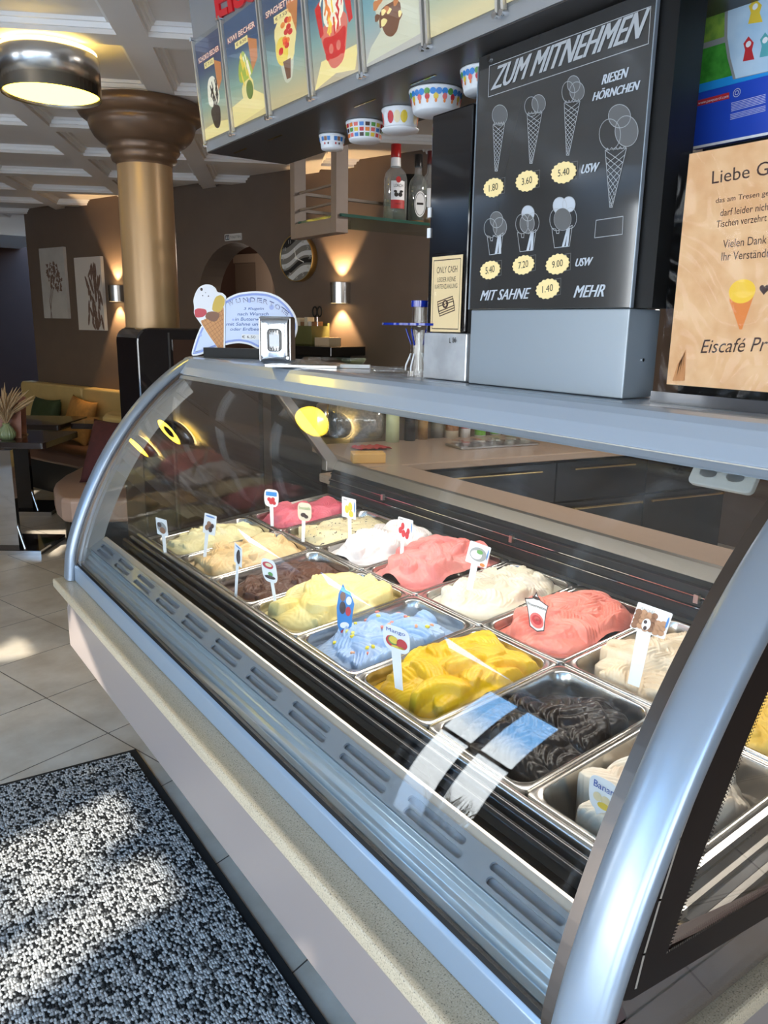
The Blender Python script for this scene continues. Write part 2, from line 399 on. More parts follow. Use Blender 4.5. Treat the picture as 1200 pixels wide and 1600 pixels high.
MB().cyl(None, .012, .03, .08, 12, F(PB(d2-.06, 1.05, 0), PB.u, PB.v)).build('door_handle', 'chrome', q)
# shop front, left and behind the photographer, with tall glazed openings
FL = F((-2.3, 0, 0), (0, 1, 0), (0, 0, 1))
FB = F((0, -2.3, 0), (-1, 0, 0), (0, 0, 1))
def front(name, fr, x0, x1, wins, lab, nums):
    rect = lambda a, b, z0, z1: [(a, z0), (b, z0), (b, z1), (a, z1)]
    struct(holed([(x0, 0), (x1, 0), (x1, ZC+.07), (x0, ZC+.07)], [rect(*w) for w in wins], fr, .2).build(name, 'facade'), lab)
    for w, k in zip(wins, nums):
        a, b, z0, z1 = w; t = .045; mz = z0+(z1-z0)*.62; mx = (a+b)/2
        f = MB()
        for bx in ((a, a+t, z0, z1), (b-t, b, z0, z1), (a, b, z0, z0+t), (a, b, z1-t, z1), (mx-t/2, mx+t/2, z0, z1), (a, b, mz-t/2, mz+t/2)): f.box(*bx, -.14, -.08, fr)
        o = struct(f.build('window_%d' % k, 'frame'), 'tall dark framed shop window'); MB().box(a+t, b-t, z0+t, z1-t, -.113, -.107, fr).build('window_pane', 'pane', o)
        c = fr((a+b)/2, (z0+z1)/2, -.19); portal(c, c+fr.n, (b-a), (z1-z0))
front('wall_left', FL, -2.5, 11, [(-1.9, -.1, .12, 2.38), (.15, 2.2, .12, 2.42), (2.87, 3.66, .12, 2.42)], 'shop front wall on the left with tall windows', (1, 2, 3))
front('wall_front', FB, -5, 2.6, [(.3, 2.1, .12, 2.38)], 'shop front wall behind the photographer with tall windows', (4,))
# dark recess at the far left under a dropped soffit
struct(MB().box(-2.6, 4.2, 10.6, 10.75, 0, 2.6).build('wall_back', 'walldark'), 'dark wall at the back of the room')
struct(MB().box(-2.3, 2.05, 9.0, 10.6, 2.38, 2.62).build('trim_2', 'mould'), 'pale dropped soffit before the dark recess')
# column
cp = [(.137, 0), (.134, 1.2), (.130, 2.28), (.135, 2.295), (.150, 2.30), (.156, 2.315), (.150, 2.33), (.163, 2.335), (.172, 2.35), (.165, 2.368), (.180, 2.372), (.200, 2.382), (.225, 2.405), (.242, 2.435), (.250, 2.462), (.246, 2.472), (.262, 2.477), (.284, 2.492), (.297, 2.515), (.294, 2.538), (.280, 2.55)]
colm = thing('column', 'round bronze column with flared moulded capital reaching the ceiling', 'column', (1.37, 4.0, 0))
MB().lathe(cp[:3], (1.37, 4.0, 0), 48).build('shaft', 'bronze', colm)
MB().lathe(cp[2:], (1.37, 4.0, 0), 48).lathe([(.28, 2.55), (.0001, 2.55)], (1.37, 4, 0), 48).build('capital', mat('brown capital paint', srgb(112, 88, 68), .33, .35), colm)

# ------------------------------------------------------------------ lamps
M['lampdisc'] = mat('warm lamp diffuser', (1, .86, .42), .5, emit=9.0, ecol=(1, .70, .055))
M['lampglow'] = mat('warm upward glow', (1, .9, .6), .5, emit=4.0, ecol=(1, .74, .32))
M['lampsteel'] = mat('lamp brushed steel', (.62, .60, .57), .26, 1, bump=.05, bscale=60, stretch=(1, 1, .02))
def drum(x, y, label, ring=False):
    t = thing('drum_ceiling_lamp', label, 'ceiling lamp', (x, y, 2.36), 'drum lamps on the ceiling')
    MB().lathe([(.178, 2.385), (.18, 2.38), (.18, 2.515), (.178, 2.52), (.17, 2.515), (.17, 2.385), (.178, 2.38)], (x, y, 0), 56).build('drum_shade', 'lampsteel', t)
    r0 = .085 if ring else .0001
    MB().lathe([(.17, 2.392), (r0, 2.392)], (x, y, 0), 48, smooth=False).build('diffuser', 'lampdisc', t)
    if ring: MB().lathe([(.085, 2.390), (.06, 2.385), (.0001, 2.384)], (x, y, 0), 32).build('centre_cap', 'black', t)
    MB().lathe([(.15, 2.525), (.172, 2.53), (.172, 2.536), (.15, 2.54)], (x, y, 0), 48).build('glow_ring', 'lampglow', t)
    MB().lathe([(.12, 2.50), (.12, 2.56)], (x, y, 0), 24).build('mounting_plate', 'white', t)
drum(.82, 3.40, 'steel drum ceiling lamp with yellow glowing diffuser beside the bronze column')
drum(.09, 5.86, 'steel ring ceiling lamp, its yellow ring mirrored in the display glass', True)
drum(-.50, 7.46, 'far steel ceiling lamp mirrored as a thin yellow sliver in the display glass')
M['sconcedisc'] = mat('sconce glow', (1, .8, .5), .5, emit=9.0, ecol=(1, .72, .36))
def sconce(px, py, lab, w):
    s, z = WA.px(px, py); o = WA(s, z, 0)
    t = thing('wall_sconce', lab, 'wall lamp', o, 'up and down wall lamps')
    fr = F(WA(s, z, .02), WA.u, WA.n, WA.v)
    h = .068
    MB().lathe([(w/2, -h), (w/2, h)], None, 32, fr, a0=0, a1=PI).lathe([(w/2-.004, h), (w/2-.004, -h)], None, 32, fr, a0=0, a1=PI).build('half_round_shade', 'lampsteel', t)
    MB().box(-w/2, w/2, -h, h, -.02, 0, F(WA(s, z, .02), WA.u, WA.v)).build('back_plate', 'lampsteel', t)
    MB().flat([(w/2*.94*math.cos(a), w/2*.94*math.sin(a)) for a in np.linspace(0, PI, 20)], fr, -h+.006).build('lower_glow', 'sconcedisc', t)
    MB().flat([(w/2*.94*math.cos(a), w/2*.94*math.sin(a)) for a in np.linspace(0, PI, 20)], fr, h-.006).build('upper_glow', 'sconcedisc', t)
    for sg in (1, -1):
        p = WA(s, z+sg*(h+.01), .065); lamp('sconce_spot', 'SPOT', p, 17, (1, .66, .33), target=p+V3(0, 0, sg)-WA.n*.28, spot_size=math.radians(74), spot_blend=.25, shadow_soft_size=.02)
sconce(535, 458, 'steel half-round wall lamp glowing up and down behind the counter', .145)
sconce(186, 459, 'steel half-round wall lamp right of the pampas grass picture, beside the column', .15)

# ------------------------------------------------------------------ dining side: pictures, bench, tables
M['canvas'] = mat('canvas print white', srgb(196, 190, 182), .8, noise=.1, nscale=9)
M['canvas2'] = mat('canvas print cream', srgb(214, 206, 196), .8)
M['printbrown'] = mat('brown print', srgb(86, 62, 50), .8, col2=srgb(140, 112, 96), nscale=160)
def canvas(corn, lab, kind):
    (x0, y0), (x1, y1), (x2, y2), (x3, y3) = [WA.px(*c) for c in corn]
    a0, a1, b0, b1 = (x0+x2)/2, (x1+x3)/2, (y2+y3)/2, (y0+y1)/2
    t = thing('canvas_picture', lab, 'picture', WA((a0+a1)/2, b0, 0), 'botanical canvas pictures')
    MB().box(a0, a1, b0, b1, .001, .03, WA).build('canvas', 'canvas' if kind == 0 else 'canvas2', t)
    pr = MB(); W, H = a1-a0, b1-b0; r = random.Random(kind+3)
    if kind == 0:
        for i in range(95):
            an, q = r.uniform(0, 2*PI), r.random()**.6
            cx, cy = a0+W*(.56+.33*q*math.cos(an)), b0+H*(.60+.20*q*math.sin(an)-.25*q*math.cos(an)*.3); s = W*r.uniform(.03, .075)
            pr.flat([(cx+s*math.cos(k*2.1+an)*r.uniform(.6, 1.2), cy+s*math.sin(k*2.1+an)*r.uniform(.6, 1.2)) for k in range(3)], WA, .0303+.0003*r.random())
        for k in range(3): pr.ribbon([(a0+W*(.50-.05*k), b0+H*.44), (a0+W*(.36-.04*k), b0+H*.25), (a0+W*(.28+.03*k), b0+.002)], .006, WA, .0305)
    else:
        for i in range(46):
            cx, cy = a0+W*min(.93, r.gauss(.68, .13)), b0+H*(.05+.80*r.random()**1.25); an = r.gauss(PI/2, .35); L, w = W*r.uniform(.10, .17), W*.035
            if not a0+W*.1 < cx < a1-W*.05: continue
            pr.flat([(cx+L*math.cos(q)*math.cos(an)-w*math.sin(q)*math.sin(an), min(b1-.01, max(b0+.005, cy+L*math.cos(q)*math.sin(an)+w*math.sin(q)*math.cos(an)))) for q in np.linspace(0, 2*PI, 12)[:-1]], WA, .0303+.0004*r.random())
            if i % 3 == 0: pr.ribbon([(cx, cy), (a0+W*.72, b0+.004)], .003, WA, .0302)
    pr.build('print', 'printbrown', t)
canvas(((64, 389), (102, 386), (75, 498), (112, 497)), 'narrow canvas print of a dried brown hydrangea, left of two', 0)
canvas(((119, 404), (160, 400), (129, 516), (170, 516)), 'narrow canvas print of bunny tail grass beside the wall lamp', 1)
# toilet sign above the arch
s0, z0 = WA.px(352, 377); s1, z1 = WA.px(378, 364)
sg = thing('toilet_sign', 'small white toilets sign above the arched passage', 'sign', WA(s0, z0, 0))
MB().slab(rrect(s0, s1, z0, z1, .006), WA, 0, .006).build('plate', mat('sign cream', srgb(205, 198, 188), .5), sg)
lt = MB(); W = s1-s0; H = z1-z0
text(lt, 'TOILETTEN', WA, (s0+W*.33, z0+H*.32), (s1-W*.05, z0+H*.32), H*.36, .0065)
lt.slab(rrect(s0+W*.05, s0+W*.28, z0+H*.15, z1-H*.15, .003), WA, .006, .0066).build('lettering', 'ink', sg)
pg = MB()
for k in (.11, .215): pg.flat(ell(s0+W*k, z0+H*.68, W*.02, W*.02, 10), WA, .0072).flat([(s0+W*(k-.025), z0+H*.28), (s0+W*(k+.025), z0+H*.28), (s0+W*(k+.02), z0+H*.58), (s0+W*(k-.02), z0+H*.58)], WA, .0072)
pg.build('pictogram', 'white', sg)
# wall clock with wavy face
sc_, zc_ = WA.px(471, 404); RC = (WA.px(471, 367)[1]-WA.px(471, 441)[1])/2
ck = thing('wall_clock', 'round wall clock with wavy black and white face and brass rim', 'clock', WA(sc_, zc_, 0))
CK = F(WA(sc_, zc_, .0), WA.u, WA.v)
MB().lathe([(RC*.97, 0), (RC, .01), (RC, .055), (RC*.985, .06), (RC*.96, .055)], None, 56, CK).build('rim', mat('brass', (.62, .42, .16), .3, 1), ck)
MB().flat(ell(0, 0, RC*.97, RC*.97, 56), CK, .05).build('dial', mat('dial grey', srgb(128, 124, 116), .35), ck)
def waves(lo_hi, amp, name, m):
    mb = MB()
    for lo, hi in lo_hi:
        xs = np.linspace(-1, 1, 41); k = RC*.96; top, bot = [], []
        for x in xs:
            lim = math.sqrt(max(0, 1-x*x)); w = amp*math.sin(x*3.4+.4)+.30*x
            a, b = max(-lim, min(lim, lo+w)), max(-lim, min(lim, hi+w)); top.append((x*k, b*k)); bot.append((x*k, a*k))
        for i in range(40):
            if top[i][1]-bot[i][1] > 1e-5 or top[i+1][1]-bot[i+1][1] > 1e-5: mb.flat([bot[i], bot[i+1], top[i+1], top[i]], CK, .0512)
    mb.build(name, m, ck)
dw_ = mat('dial white', srgb(214, 214, 210), .35)
for wv in ((.30, .50), (-.14, .06), (-.86, -.56)): waves([wv], .10, 'white_wave', dw_)
for wv in ((.75, 1.4), (-.46, -.24)): waves([wv], .10, 'black_wave', 'ink')
nb = MB()
for k in range(12):
    a = PI/2-(k+1)*PI/6; c = (RC*.80*math.cos(a), RC*.80*math.sin(a)); text(nb, str(k+1), CK, (c[0]-.011, c[1]-.012), (c[0]+.011, c[1]-.012), .024, .0525)
nb.build('numerals', mat('dial numeral', srgb(190, 186, 176), .4), ck)
hd = MB().ribbon([(0, 0), (RC*.50*math.cos(math.radians(-22)), RC*.50*math.sin(math.radians(-22)))], .007, CK, .056).ribbon([(0, 0), (-RC*.10, RC*.40)], .006, CK, .055)
hd.cyl(None, .01, .05, .06, 14, CK).build('hands', mat('hand white', (.9, .88, .8), .3), ck)
M['leather'] = mat('mustard leather', srgb(208, 178, 116), .5, noise=.08, nscale=8)
M['seatbrown'] = mat('brown leather', srgb(96, 66, 52), .5, noise=.1, nscale=8)
M['padpink'] = mat('taupe leather', srgb(176, 146, 128), .45, noise=.06, nscale=8)
sA, sB = WA.px(50, 594)[0], WA.px(205, 605)[0]+.32
bz = WA.px(60, 595)[1]
bench = thing('upholstered_bench', 'mustard backed wall bench with brown seat beneath the canvas prints', 'bench', WA(sA, 0, .3))
smid = WA.px(146, 600)[0]
for a, b in ((sA, smid-.004), (smid+.004, sB)):
    MB().slab(rrect(a, b, .40, bz, .05), WA, .01, .13).build('backrest', 'leather', bench, bev=.02, seg=3)
MB().box(sA+.02, sB, .33, .45, .13, .68, WA).build('seat', 'seatbrown', bench, bev=.03, seg=3)
MB().box(sA+.06, sB, 0, .33, .13, .5, WA).build('plinth', 'black', bench)
pts = [at(x, y, 2, .45) for x, y in ((83, 760), (86, 753), (100, 742), (130, 727), (170, 716), (235, 716), (235, 778), (110, 780), (95, 778), (86, 770))]
pad = thing('bench_end_seat', 'rounded taupe leather seat end jutting out left of the display case', 'seat', pts[0]*[1, 1, 0])
MB().slab([(p[0], p[1]) for p in pts], WORLD, .29, .45).build('cushion_pad', 'padpink', pad, bev=.03, seg=4)
cxy = np.mean([p[:2] for p in pts], axis=0)
MB().slab([(cxy[0]+(p[0]-cxy[0])*.75, cxy[1]+(p[1]-cxy[1])*.75) for p in pts], WORLD, 0, .29).build('plinth', 'black', pad)

def pillow(name, fr, w, h, th, m, lab, seed=0):
    t = thing(name, lab, 'cushion', fr(0, 0, 0)); r = random.Random(seed); n = 18
    mb = MB()
    for sgn in (1, -1):
        P = []
        for i in range(n+1):
            row = []
            for j in range(n+1):
                a, b = 2*i/n-1, 2*j/n-1
                k = 1-.10*(1-abs(a)**2)*abs(b)**3-.0; kk = 1-.10*(1-abs(b)**2)*abs(a)**3
                d = ((1-a**2)*(1-b**2))**.42*th*(1+.08*math.sin(5*a+seed)*math.cos(4*b))
                row.append(fr(a*kk*w/2, h/2+b*k*h/2, sgn*d/2))
            P.append(row)
        mb.grid(P, flip=(sgn < 0))
    mb.build('cover', m, t, weld=True); return t
def lean(px, py, off, w, tilt, roll=0, depth=None):
    o = hit(px, py, WA.o+WA.n*off, WA.n); o[2] = .46
    u = WA.u*math.cos(roll)+V3(0, 0, 1)*math.sin(roll); v = np.cross(WA.n, u); v = v*math.cos(tilt)-WA.n*math.sin(tilt); return F(o, u, v)
pillow('cushion', lean(66, 690, .36, .4, .25), .46, .38, .16, mat('green velvet', srgb(52, 66, 36), .8, noise=.2, nscale=30), 'dark green cushion on the mustard bench behind the tables', 1)
pillow('cushion', lean(115, 700, .34, .4, .30, -.12), .40, .42, .15, mat('ochre velvet', srgb(176, 126, 62), .8, noise=.2, nscale=30, bump=.4, bscale=60), 'ochre yellow cushion leaning on the mustard bench', 2)
c0 = at(172, 758, 2, .45)
pillow('cushion', F(c0, V3(.62, -.78, 0), V3(.35, .30, .88)), .50, .48, .2, mat('wine red cloth', srgb(84, 40, 40), .85, noise=.2, nscale=30), 'wine red cushion on the rounded taupe seat end', 3)
# tub chair back peeping behind the arch of the case
tc_ = hit(197, 650, WA.o+WA.n*.75, WA.n)
tub = thing('tub_chair', 'mustard tub chair with curved back, left of the black machine', 'chair', (tc_[0]+.12, tc_[1]+.05, 0))
bx, by = tc_[0]+.12, tc_[1]+.05
MB().lathe([(.25, .40), (.27, .60), (.27, .84), (.24, .87), (.21, .84), (.20, .42)], (bx, by, 0), 28, a0=PI*.55, a1=PI*1.75).build('backrest', 'leather', tub)
MB().cyl((bx, by, 0), .22, .30, .44, 28).build('seat', 'leather', tub, bev=.02)
MB().cyl((bx, by, 0), .03, .02, .30, 12).cyl((bx, by, 0), .2, 0, .02, 24).build('pedestal', 'chrome', tub)

M['wenge'] = mat('dark wenge table', srgb(44, 32, 28), .22, coat=.4)
RH = V3(.817, -.577, 0); DH = V3(.577, .817, 0)
def table(rf, base, lab, w=.72, d=.6, lean_=0, panel=True):
    c = at(*rf, 2, .75); c[2] = 0
    t = thing('cafe_table', lab, 'table', c-RH*w/2+DH*d/2, 'dark cafe tables')
    fr = F(c, RH, DH)
    MB().slab(rrect(-w, 0, 0, d, .03), fr, .705, .75).build('tabletop', 'wenge', t, bev=.004)
    b = at(*base, 2, 0); fb = F(b, RH, DH)
    MB().box(-.42, 0, 0, .42, .004, .035, fb).build('base_plate', 'blackgloss', t)
    MB().box(-.42, .003, -.003, .0, 0, .03, fb).build('base_trim', 'chrome', t)
    MB().box(-.36, -.17, .06, .10, .035, .705, fb).build('pedestal', 'chrome' if panel else 'blackgloss', t)
    p0, p1 = fb(-.12, .04, .03), fb(-.26, .12, .44)
    MB().tube([p0, p1], .010, 8).tube([p1, fb(-.34, .16, .44)], .010, 8).build('foot_rail', 'chrome', t)
    return fr
T1 = table((69, 692), (64, 868), 'dark cafe table with chrome pedestal at the left edge, carrying vase and menu cards')
T2 = table((93, 664), (80, 806), 'dark cafe table before the green cushion', panel=False)
T3 = table((206, 663), (236, 800), 'dark cafe table beside the tub chair, half hidden by the case arch', w=.5, d=.45, panel=False)
# vase with dried grass
vo = at(12, 687, 2, .75)
vz = thing('vase', 'small ribbed sage green vase on the cafe table', 'vase', vo)
vp = [(.001, 0), (.035, 0), (.054, .025), (.056, .045), (.040, .078), (.022, .10), (.026, .115), (.022, .113), (.018, .10), (.03, .075), (.04, .04), (.001, .02)]
P = [[(vo[0]+r*(1+(.035*math.cos(18*a) if r > .03 else 0))*math.cos(a), vo[1]+r*(1+(.035*math.cos(18*a) if r > .03 else 0))*math.sin(a), .75+z) for a in np.linspace(0, 2*PI, 109)] for r, z in vp]
MB().grid(P).build('body', mat('sage glaze', srgb(134, 146, 108), .3, coat=.4), vz)
gr = MB(); r = random.Random(5)
for k in range(80):
    a = r.uniform(0, 2*PI); q = r.random()**.7*.20; h = r.uniform(.20, .30)-q*.35
    p0 = vo+V3(0, 0, .10); p1 = vo+V3(q*.3*math.cos(a), q*.3*math.sin(a), .10+h*.55); p2 = vo+V3(q*math.cos(a), q*math.sin(a), .10+h)
    gr.tube([p0, p1, p1*.5+p2*.5+V3(0, 0, .004), p2], [.0012, .003, .0075, .001], 5, caps=False)
dg_ = gr.build('dried_grass', mat('dried grass', srgb(200, 170, 132), .9, noise=.2, nscale=60)); tag(dg_, 'spray of dried pampas grass in the sage green vase', 'dried grass')
M['menucard'] = mat('copper brown menu card', srgb(158, 104, 80), .4, col2=srgb(118, 70, 52), nscale=7)
def menu_card(px, py, w, h, lab, turn):
    o = at(px, py, 2, .7505); u = RH*math.cos(turn)+DH*math.sin(turn); v = V3(0, 0, 1)*.985+np.cross(V3(0, 0, 1), u)*.17
    fr = F(o, u, v); t = thing('menu_card', lab, 'menu', o, 'menu cards on the cafe table')
    MB().slab(rrect(-w, 0, 0, h, .004), fr, 0, .003).build('card', 'menucard', t)
    MB().slab(rrect(-w*.66, -w*.18, h*.70, h*.82, .002), fr, .003, .0036).build('title_patch', 'ink', t)
    MB().box(-w, 0, 0, .012, -.04, .03, fr).build('stand', 'clear', t)
menu_card(34, 685, .20, .235, 'smaller copper brown menu card standing just behind the vase', .1)
menu_card(42, 679, .22, .27, 'taller copper brown menu card standing farther back on the table', .12)

# black machine / divider behind the far arch
bp0, bp1 = at(212, 512, 1, 3.45), at(300, 520, 1, 3.45)
dv = thing('black_cabinet', 'tall black glossy cabinet with rounded shoulder behind the far arch of the case', 'cabinet', (bp0[0], 3.45, 0))
bw = bp1[0]-bp0[0]+.35; zt = bp0[2]
MB().slab(rrect(0, bw, 0.0, zt, .06), F((bp0[0], 3.45, 0), (1, 0, 0), (0, 0, 1)), -.30, 0).build('body', 'blackgloss', dv, bev=.008)
MB().box(bp0[0]+.14, bp0[0]+.148, 3.446, 3.449, .1, zt-.02).build('door_gap', 'dark', dv)
MB().box(bp0[0]+.16, bp0[0]+bw-.03, 3.443, 3.449, .6, zt-.05).build('front_pane', mat('smoky brown panel', (.035, .018, .012), .08, coat=.5), dv)

# ------------------------------------------------------------------ counter behind the case
M['worktop'] = mat('beige brown worktop', srgb(168, 146, 128), .28, noise=.06, nscale=40)
ZW = .95
KF = F((2.059, 2.75, 0), V3(.987, -.162, 0), (0, 0, 1))
wt = thing('worktop', 'beige brown worktop running behind the case and along the back wall', 'worktop', (1.6, 2.8, .91))
MB().box(1.605, 2.025, .45, 2.74, ZW-.035, ZW).build('side_top', 'worktop', wt, bev=.004)
MB().box(-.20, 2.06, ZW-.035, ZW, -.66, .02, KF).build('back_top', 'worktop', wt, bev=.004)
M['blackfront'] = mat('black cabinet front', (.016, .015, .016), .22, coat=.3)
M['brass'] = mat('brass bar', (.75, .56, .26), .2, 1)
un = [KF.px(q, 760)[0] for q in (620, 868, 1008, 1150)]
un = [-.02, un[1], un[2], 2.05]
for k, (a, b) in enumerate(zip(un[:-1], un[1:])):
    t = thing('base_cabinet', 'black counter cabinet with brass bars, %s' % ['left end one with wide drawer under the toppings tray', 'second from the left, flat panel on its door', 'right end one beside the near pillar'][k], 'cabinet', KF((a+b)/2, 0, -.3), 'black cabinets behind the counter')
    MB().box(a+.001, b-.001, .02, ZW-.037, -.62, -.022, KF).build('body', 'black', t)
    d = MB().box(a+.004, b-.004, .70, ZW-.05, -.02, 0, KF).build('drawer', 'blackfront', t, bev=.003)
    MB().tube([KF(a+.10, .865, .018), KF(b-.10, .865, .018)], .005, 8).build('handle', 'brass', d)
    d = MB().box(a+.004, b-.004, .05, .69, -.02, 0, KF).build('door', 'blackfront', t, bev=.003)
    MB().tube([KF(a+.03, .66, .02), KF(b-.03, .66, .02)], .007, 8).cyl(None, .008, 0, .03, 10, F(KF(a+.04, .66, 0), KF.u, KF.v)).cyl(None, .008, 0, .03, 10, F(KF(b-.04, .66, 0), KF.u, KF.v)).build('handle', 'brass', d)
t = thing('side_cabinet', 'black cabinet body under the worktop strip behind the pans', 'cabinet', (1.8, 1.5, 0))
MB().box(1.62, 2.0, .5, 2.70, .02, ZW-.037).build('body', 'black', t)

# things on the back counter
def bottle(name, lab, cat, o, prof, m, parts, group=None):
    t = thing(name, lab, cat, o, group); MB().lathe(prof, o, 28).build('body', m, t)
    for nm, pr, mm in parts: MB().lathe(pr, o, 28).build(nm, mm, t)
    return t
def on(px, py, z=ZW): return at(px, py, 2, z)
jo = on(556, 686); JR = .105
jar = thing('storage_jar', 'large glass jar of coffee beans lying on its side with steel lid', 'jar', jo)
JX = F(jo+V3(0, 0, JR), V3(0, 0, 1), np.cross(-RH, V3(0, 0, 1)), -RH)
J = lambda prof: MB().lathe(prof, None, 40, JX)
J([(.0001, -.155), (.07, -.155), (.10, -.14), (JR, -.11), (JR, .10), (.09, .14), (.082, .15)]).build('glass_body', 'bottleglass', jar)
J([(.0001, -.148), (.068, -.148), (.095, -.135), (.099, -.105), (.099, .09), (.08, .10), (.0001, .095)]).build('coffee_beans', mat('coffee beans', (.28, .21, .15), .4, col2=(.07, .05, .035), nscale=70, bump=1, bscale=75), jar)
J([(.080, .145), (.086, .15), (.086, .20), (.08, .21), (.0001, .212)]).build('lid', 'steel', jar)
J([(.088, .143), (.092, .147), (.088, .151)]).build('rim_band', 'brass', jar)
sp = on(575, 722); SP = F(sp, V3(.9, -.43, 0), V3(.43, .9, 0))
tag(MB().slab(rrect(-.075, .075, -.04, .05, .008), SP, 0, .045).build('sponge', mat('yellow sponge', srgb(222, 176, 104), .9, bump=.6, bscale=90), bev=.004), 'yellow cleaning sponge block on the worktop corner', 'sponge')
rc = on(580, 702); cl = MB(); nn = 14
cl.grid([[(rc[0]+.17*(i/nn-.5)*.9, rc[1]+.10*(j/nn-.5)+.1*(i/nn-.5)*-.4, ZW+.006+.012*abs(math.sin(i*.9)*math.cos(j*.7))) for j in range(nn+1)] for i in range(nn+1)])
tag(cl.build('dishcloth', mat('red cloth', srgb(168, 50, 50), .9), solid=.003), 'crumpled red dishcloth behind the yellow sponge', 'cloth')
r = random.Random(8)
spec = [(613, 690, .036, .20, 'green', 'pale jar with lime green lid beside the coffee bean jar', 'jar'), (640, 688, .030, .19, 'dark', 'slim jar of dark sprinkles with white lid', 'jar'), (660, 686, .029, .18, 'nut', 'slim jar of chopped nuts with white lid', 'jar'),
        (683, 683, .036, .19, 'clear', 'empty looking grey glass jar in the bottle row', 'jar'), (706, 684, .036, .17, 'tub', 'cream tub with brown fruit label in the bottle row', 'tub'), (727, 683, .028, .17, 'white', 'slim white bottle with small red mark', 'bottle'),
        (750, 681, .031, .17, 'wg', 'white bottle with green band and red berries', 'bottle'), (774, 679, .031, .17, 'wg2', 'white bottle with green band, in the middle of the white row', 'bottle'), (798, 677, .031, .17, 'wg3', 'white bottle with green foot band, right of the middle one', 'bottle'), (822, 675, .031, .17, 'wg4', 'last white bottle with green band on the right of the row', 'bottle')]
M['limelid'] = mat('lime lid', srgb(150, 190, 60), .4); M['darkfill'] = mat('dark sprinkles', (.02, .018, .02), .5, noise=.6, nscale=300)
M['nutfill'] = mat('chopped nuts', srgb(178, 140, 92), .7, noise=.4, nscale=200); M['cream'] = mat('cream plastic', srgb(216, 204, 180), .5); M['greenband'] = mat('green band', srgb(110, 168, 60), .5)
M['redink'] = mat('red print', srgb(176, 40, 40), .5); M['brownlabel'] = mat('brown label', srgb(160, 110, 70), .6, noise=.4, nscale=50); M['pgreen'] = mat('pale green jar', srgb(196, 204, 160), .4); M['greyjar'] = mat('grey jar', srgb(140, 138, 132), .25)
for px, py, rad, h, kind, lab, nm in spec:
    o = on(px, py); body = {'green': 'pgreen', 'dark': 'darkfill', 'nut': 'nutfill', 'clear': 'greyjar', 'tub': 'cream'}.get(kind, 'white')
    pr = [(.0001, 0), (rad, 0), (rad, h*.82), (rad*.8, h*.86)] if kind in ('green', 'dark', 'nut', 'clear', 'tub') else [(.0001, 0), (rad, 0), (rad, h*.62), (rad*.8, h*.72), (rad*.42, h*.78), (rad*.40, h*.88)]
    parts = [('cap', [(rad*.85, h*.84), (rad*.9, h*.85), (rad*.9, h*.99), (.0001, h)], 'limelid' if kind == 'green' else 'white')]
    if kind.startswith('wg'): parts += [('green_band', [(rad*1.01, h*.04), (rad*1.01, h*.22)], 'greenband'), ('berry_print', [(rad*1.012, h*.34), (rad*1.012, h*.48)], 'redink' if kind == 'wg' else 'ink')]
    if kind == 'tub': parts += [('label', [(rad*1.01, h*.25), (rad*1.01, h*.65)], 'brownlabel')]
    if kind == 'white': parts += [('label', [(rad*1.01, h*.30), (rad*1.01, h*.52)], 'redink')]
    bottle({'jar': 'jar', 'tub': 'tub', 'bottle': 'squeeze_bottle'}[nm], lab, nm, o, pr, body, parts, 'jars and bottles on the back counter')
# sunken toppings tray
t0 = on(762, 697); TR = F(t0, KF.u, np.cross(V3(0, 0, 1), KF.u)); ty = thing('toppings_tray', 'low steel tray with clear cups on the back counter', 'tray', t0)
MB().slab(rrect(-.20, .28, -.07, .10, .01), TR, .001, .012).build('tray', 'steel', ty, bev=.003)
for k in range(8):
    MB().cyl(None, .032, .012, .03, 16, F(TR(-.15+.11*(k % 4), -.025+.08*(k//4), 0), TR.u, TR.v)).build('cup', 'clear', ty)

# shelf ledge with card boxes by the lamp
lz = 1.435
l0, l1 = at(455, 548, 2, lz), at(572, 545, 2, lz)
LC = F(WA(WA.px(572, 548)[0], 0, 0), WA.u, WA.n, (0, 0, 1))
lw = .62
lg = thing('side_console', 'black high console against the taupe wall below the lamp', 'console', LC(-lw/2, .2, 0))
ztop = WA.px(560, 541)[1]
MB().box(-lw, 0, .005, .36, ztop-.06, ztop, LC).build('top', 'blackgloss', lg, bev=.004)
MB().box(-lw+.02, -.12, .02, .32, 0, ztop-.06, LC).build('body', 'black', lg)
M['olive'] = mat('olive card box', srgb(96, 94, 48), .7)
ob = thing('card_box', 'olive green open box of cards and packets on the console', 'box', LC(-.42, .2, ztop))
MB().box(-.52, -.28, .06, .08, ztop+.001, ztop+.15, LC).box(-.52, -.28, .22, .24, ztop+.001, ztop+.13, LC).box(-.52, -.505, .08, .22, ztop+.001, ztop+.13, LC).box(-.295, -.28, .08, .22, ztop+.001, ztop+.13, LC).box(-.52, -.28, .06, .24, ztop+.001, ztop+.01, LC).build('box_shell', 'olive', ob)
for k in range(5):
    h = random.Random(k).uniform(.15, .19)
    tag(MB().box(-.495+.04*k, -.465+.04*k, .10, .16+.004*k, ztop+.012, ztop+h, LC).build('packet', ['cream', 'brownlabel', 'cream', 'canvas2', 'brownlabel'][k]), 'slim paper packet standing in the olive box, %s' % ['leftmost', 'second from the left', 'in the middle', 'second from the right', 'rightmost'][k], 'packet', 'packets in the olive box')
tag(MB().box(-.27, -.14, .10, .22, ztop+.001, ztop+.055, LC).build('carton', mat('cream carton', srgb(206, 180, 150), .6)), 'small cream carton lying right of the olive box', 'box')
sc = thing('scissors', 'scissors with black handles standing in the olive box', 'scissors', LC(-.30, .2, ztop+.14))
MB().tube([LC(-.305, .15, ztop+.02), LC(-.31, .15, ztop+.19)], .006, 6).build('blades', 'chrome', sc)
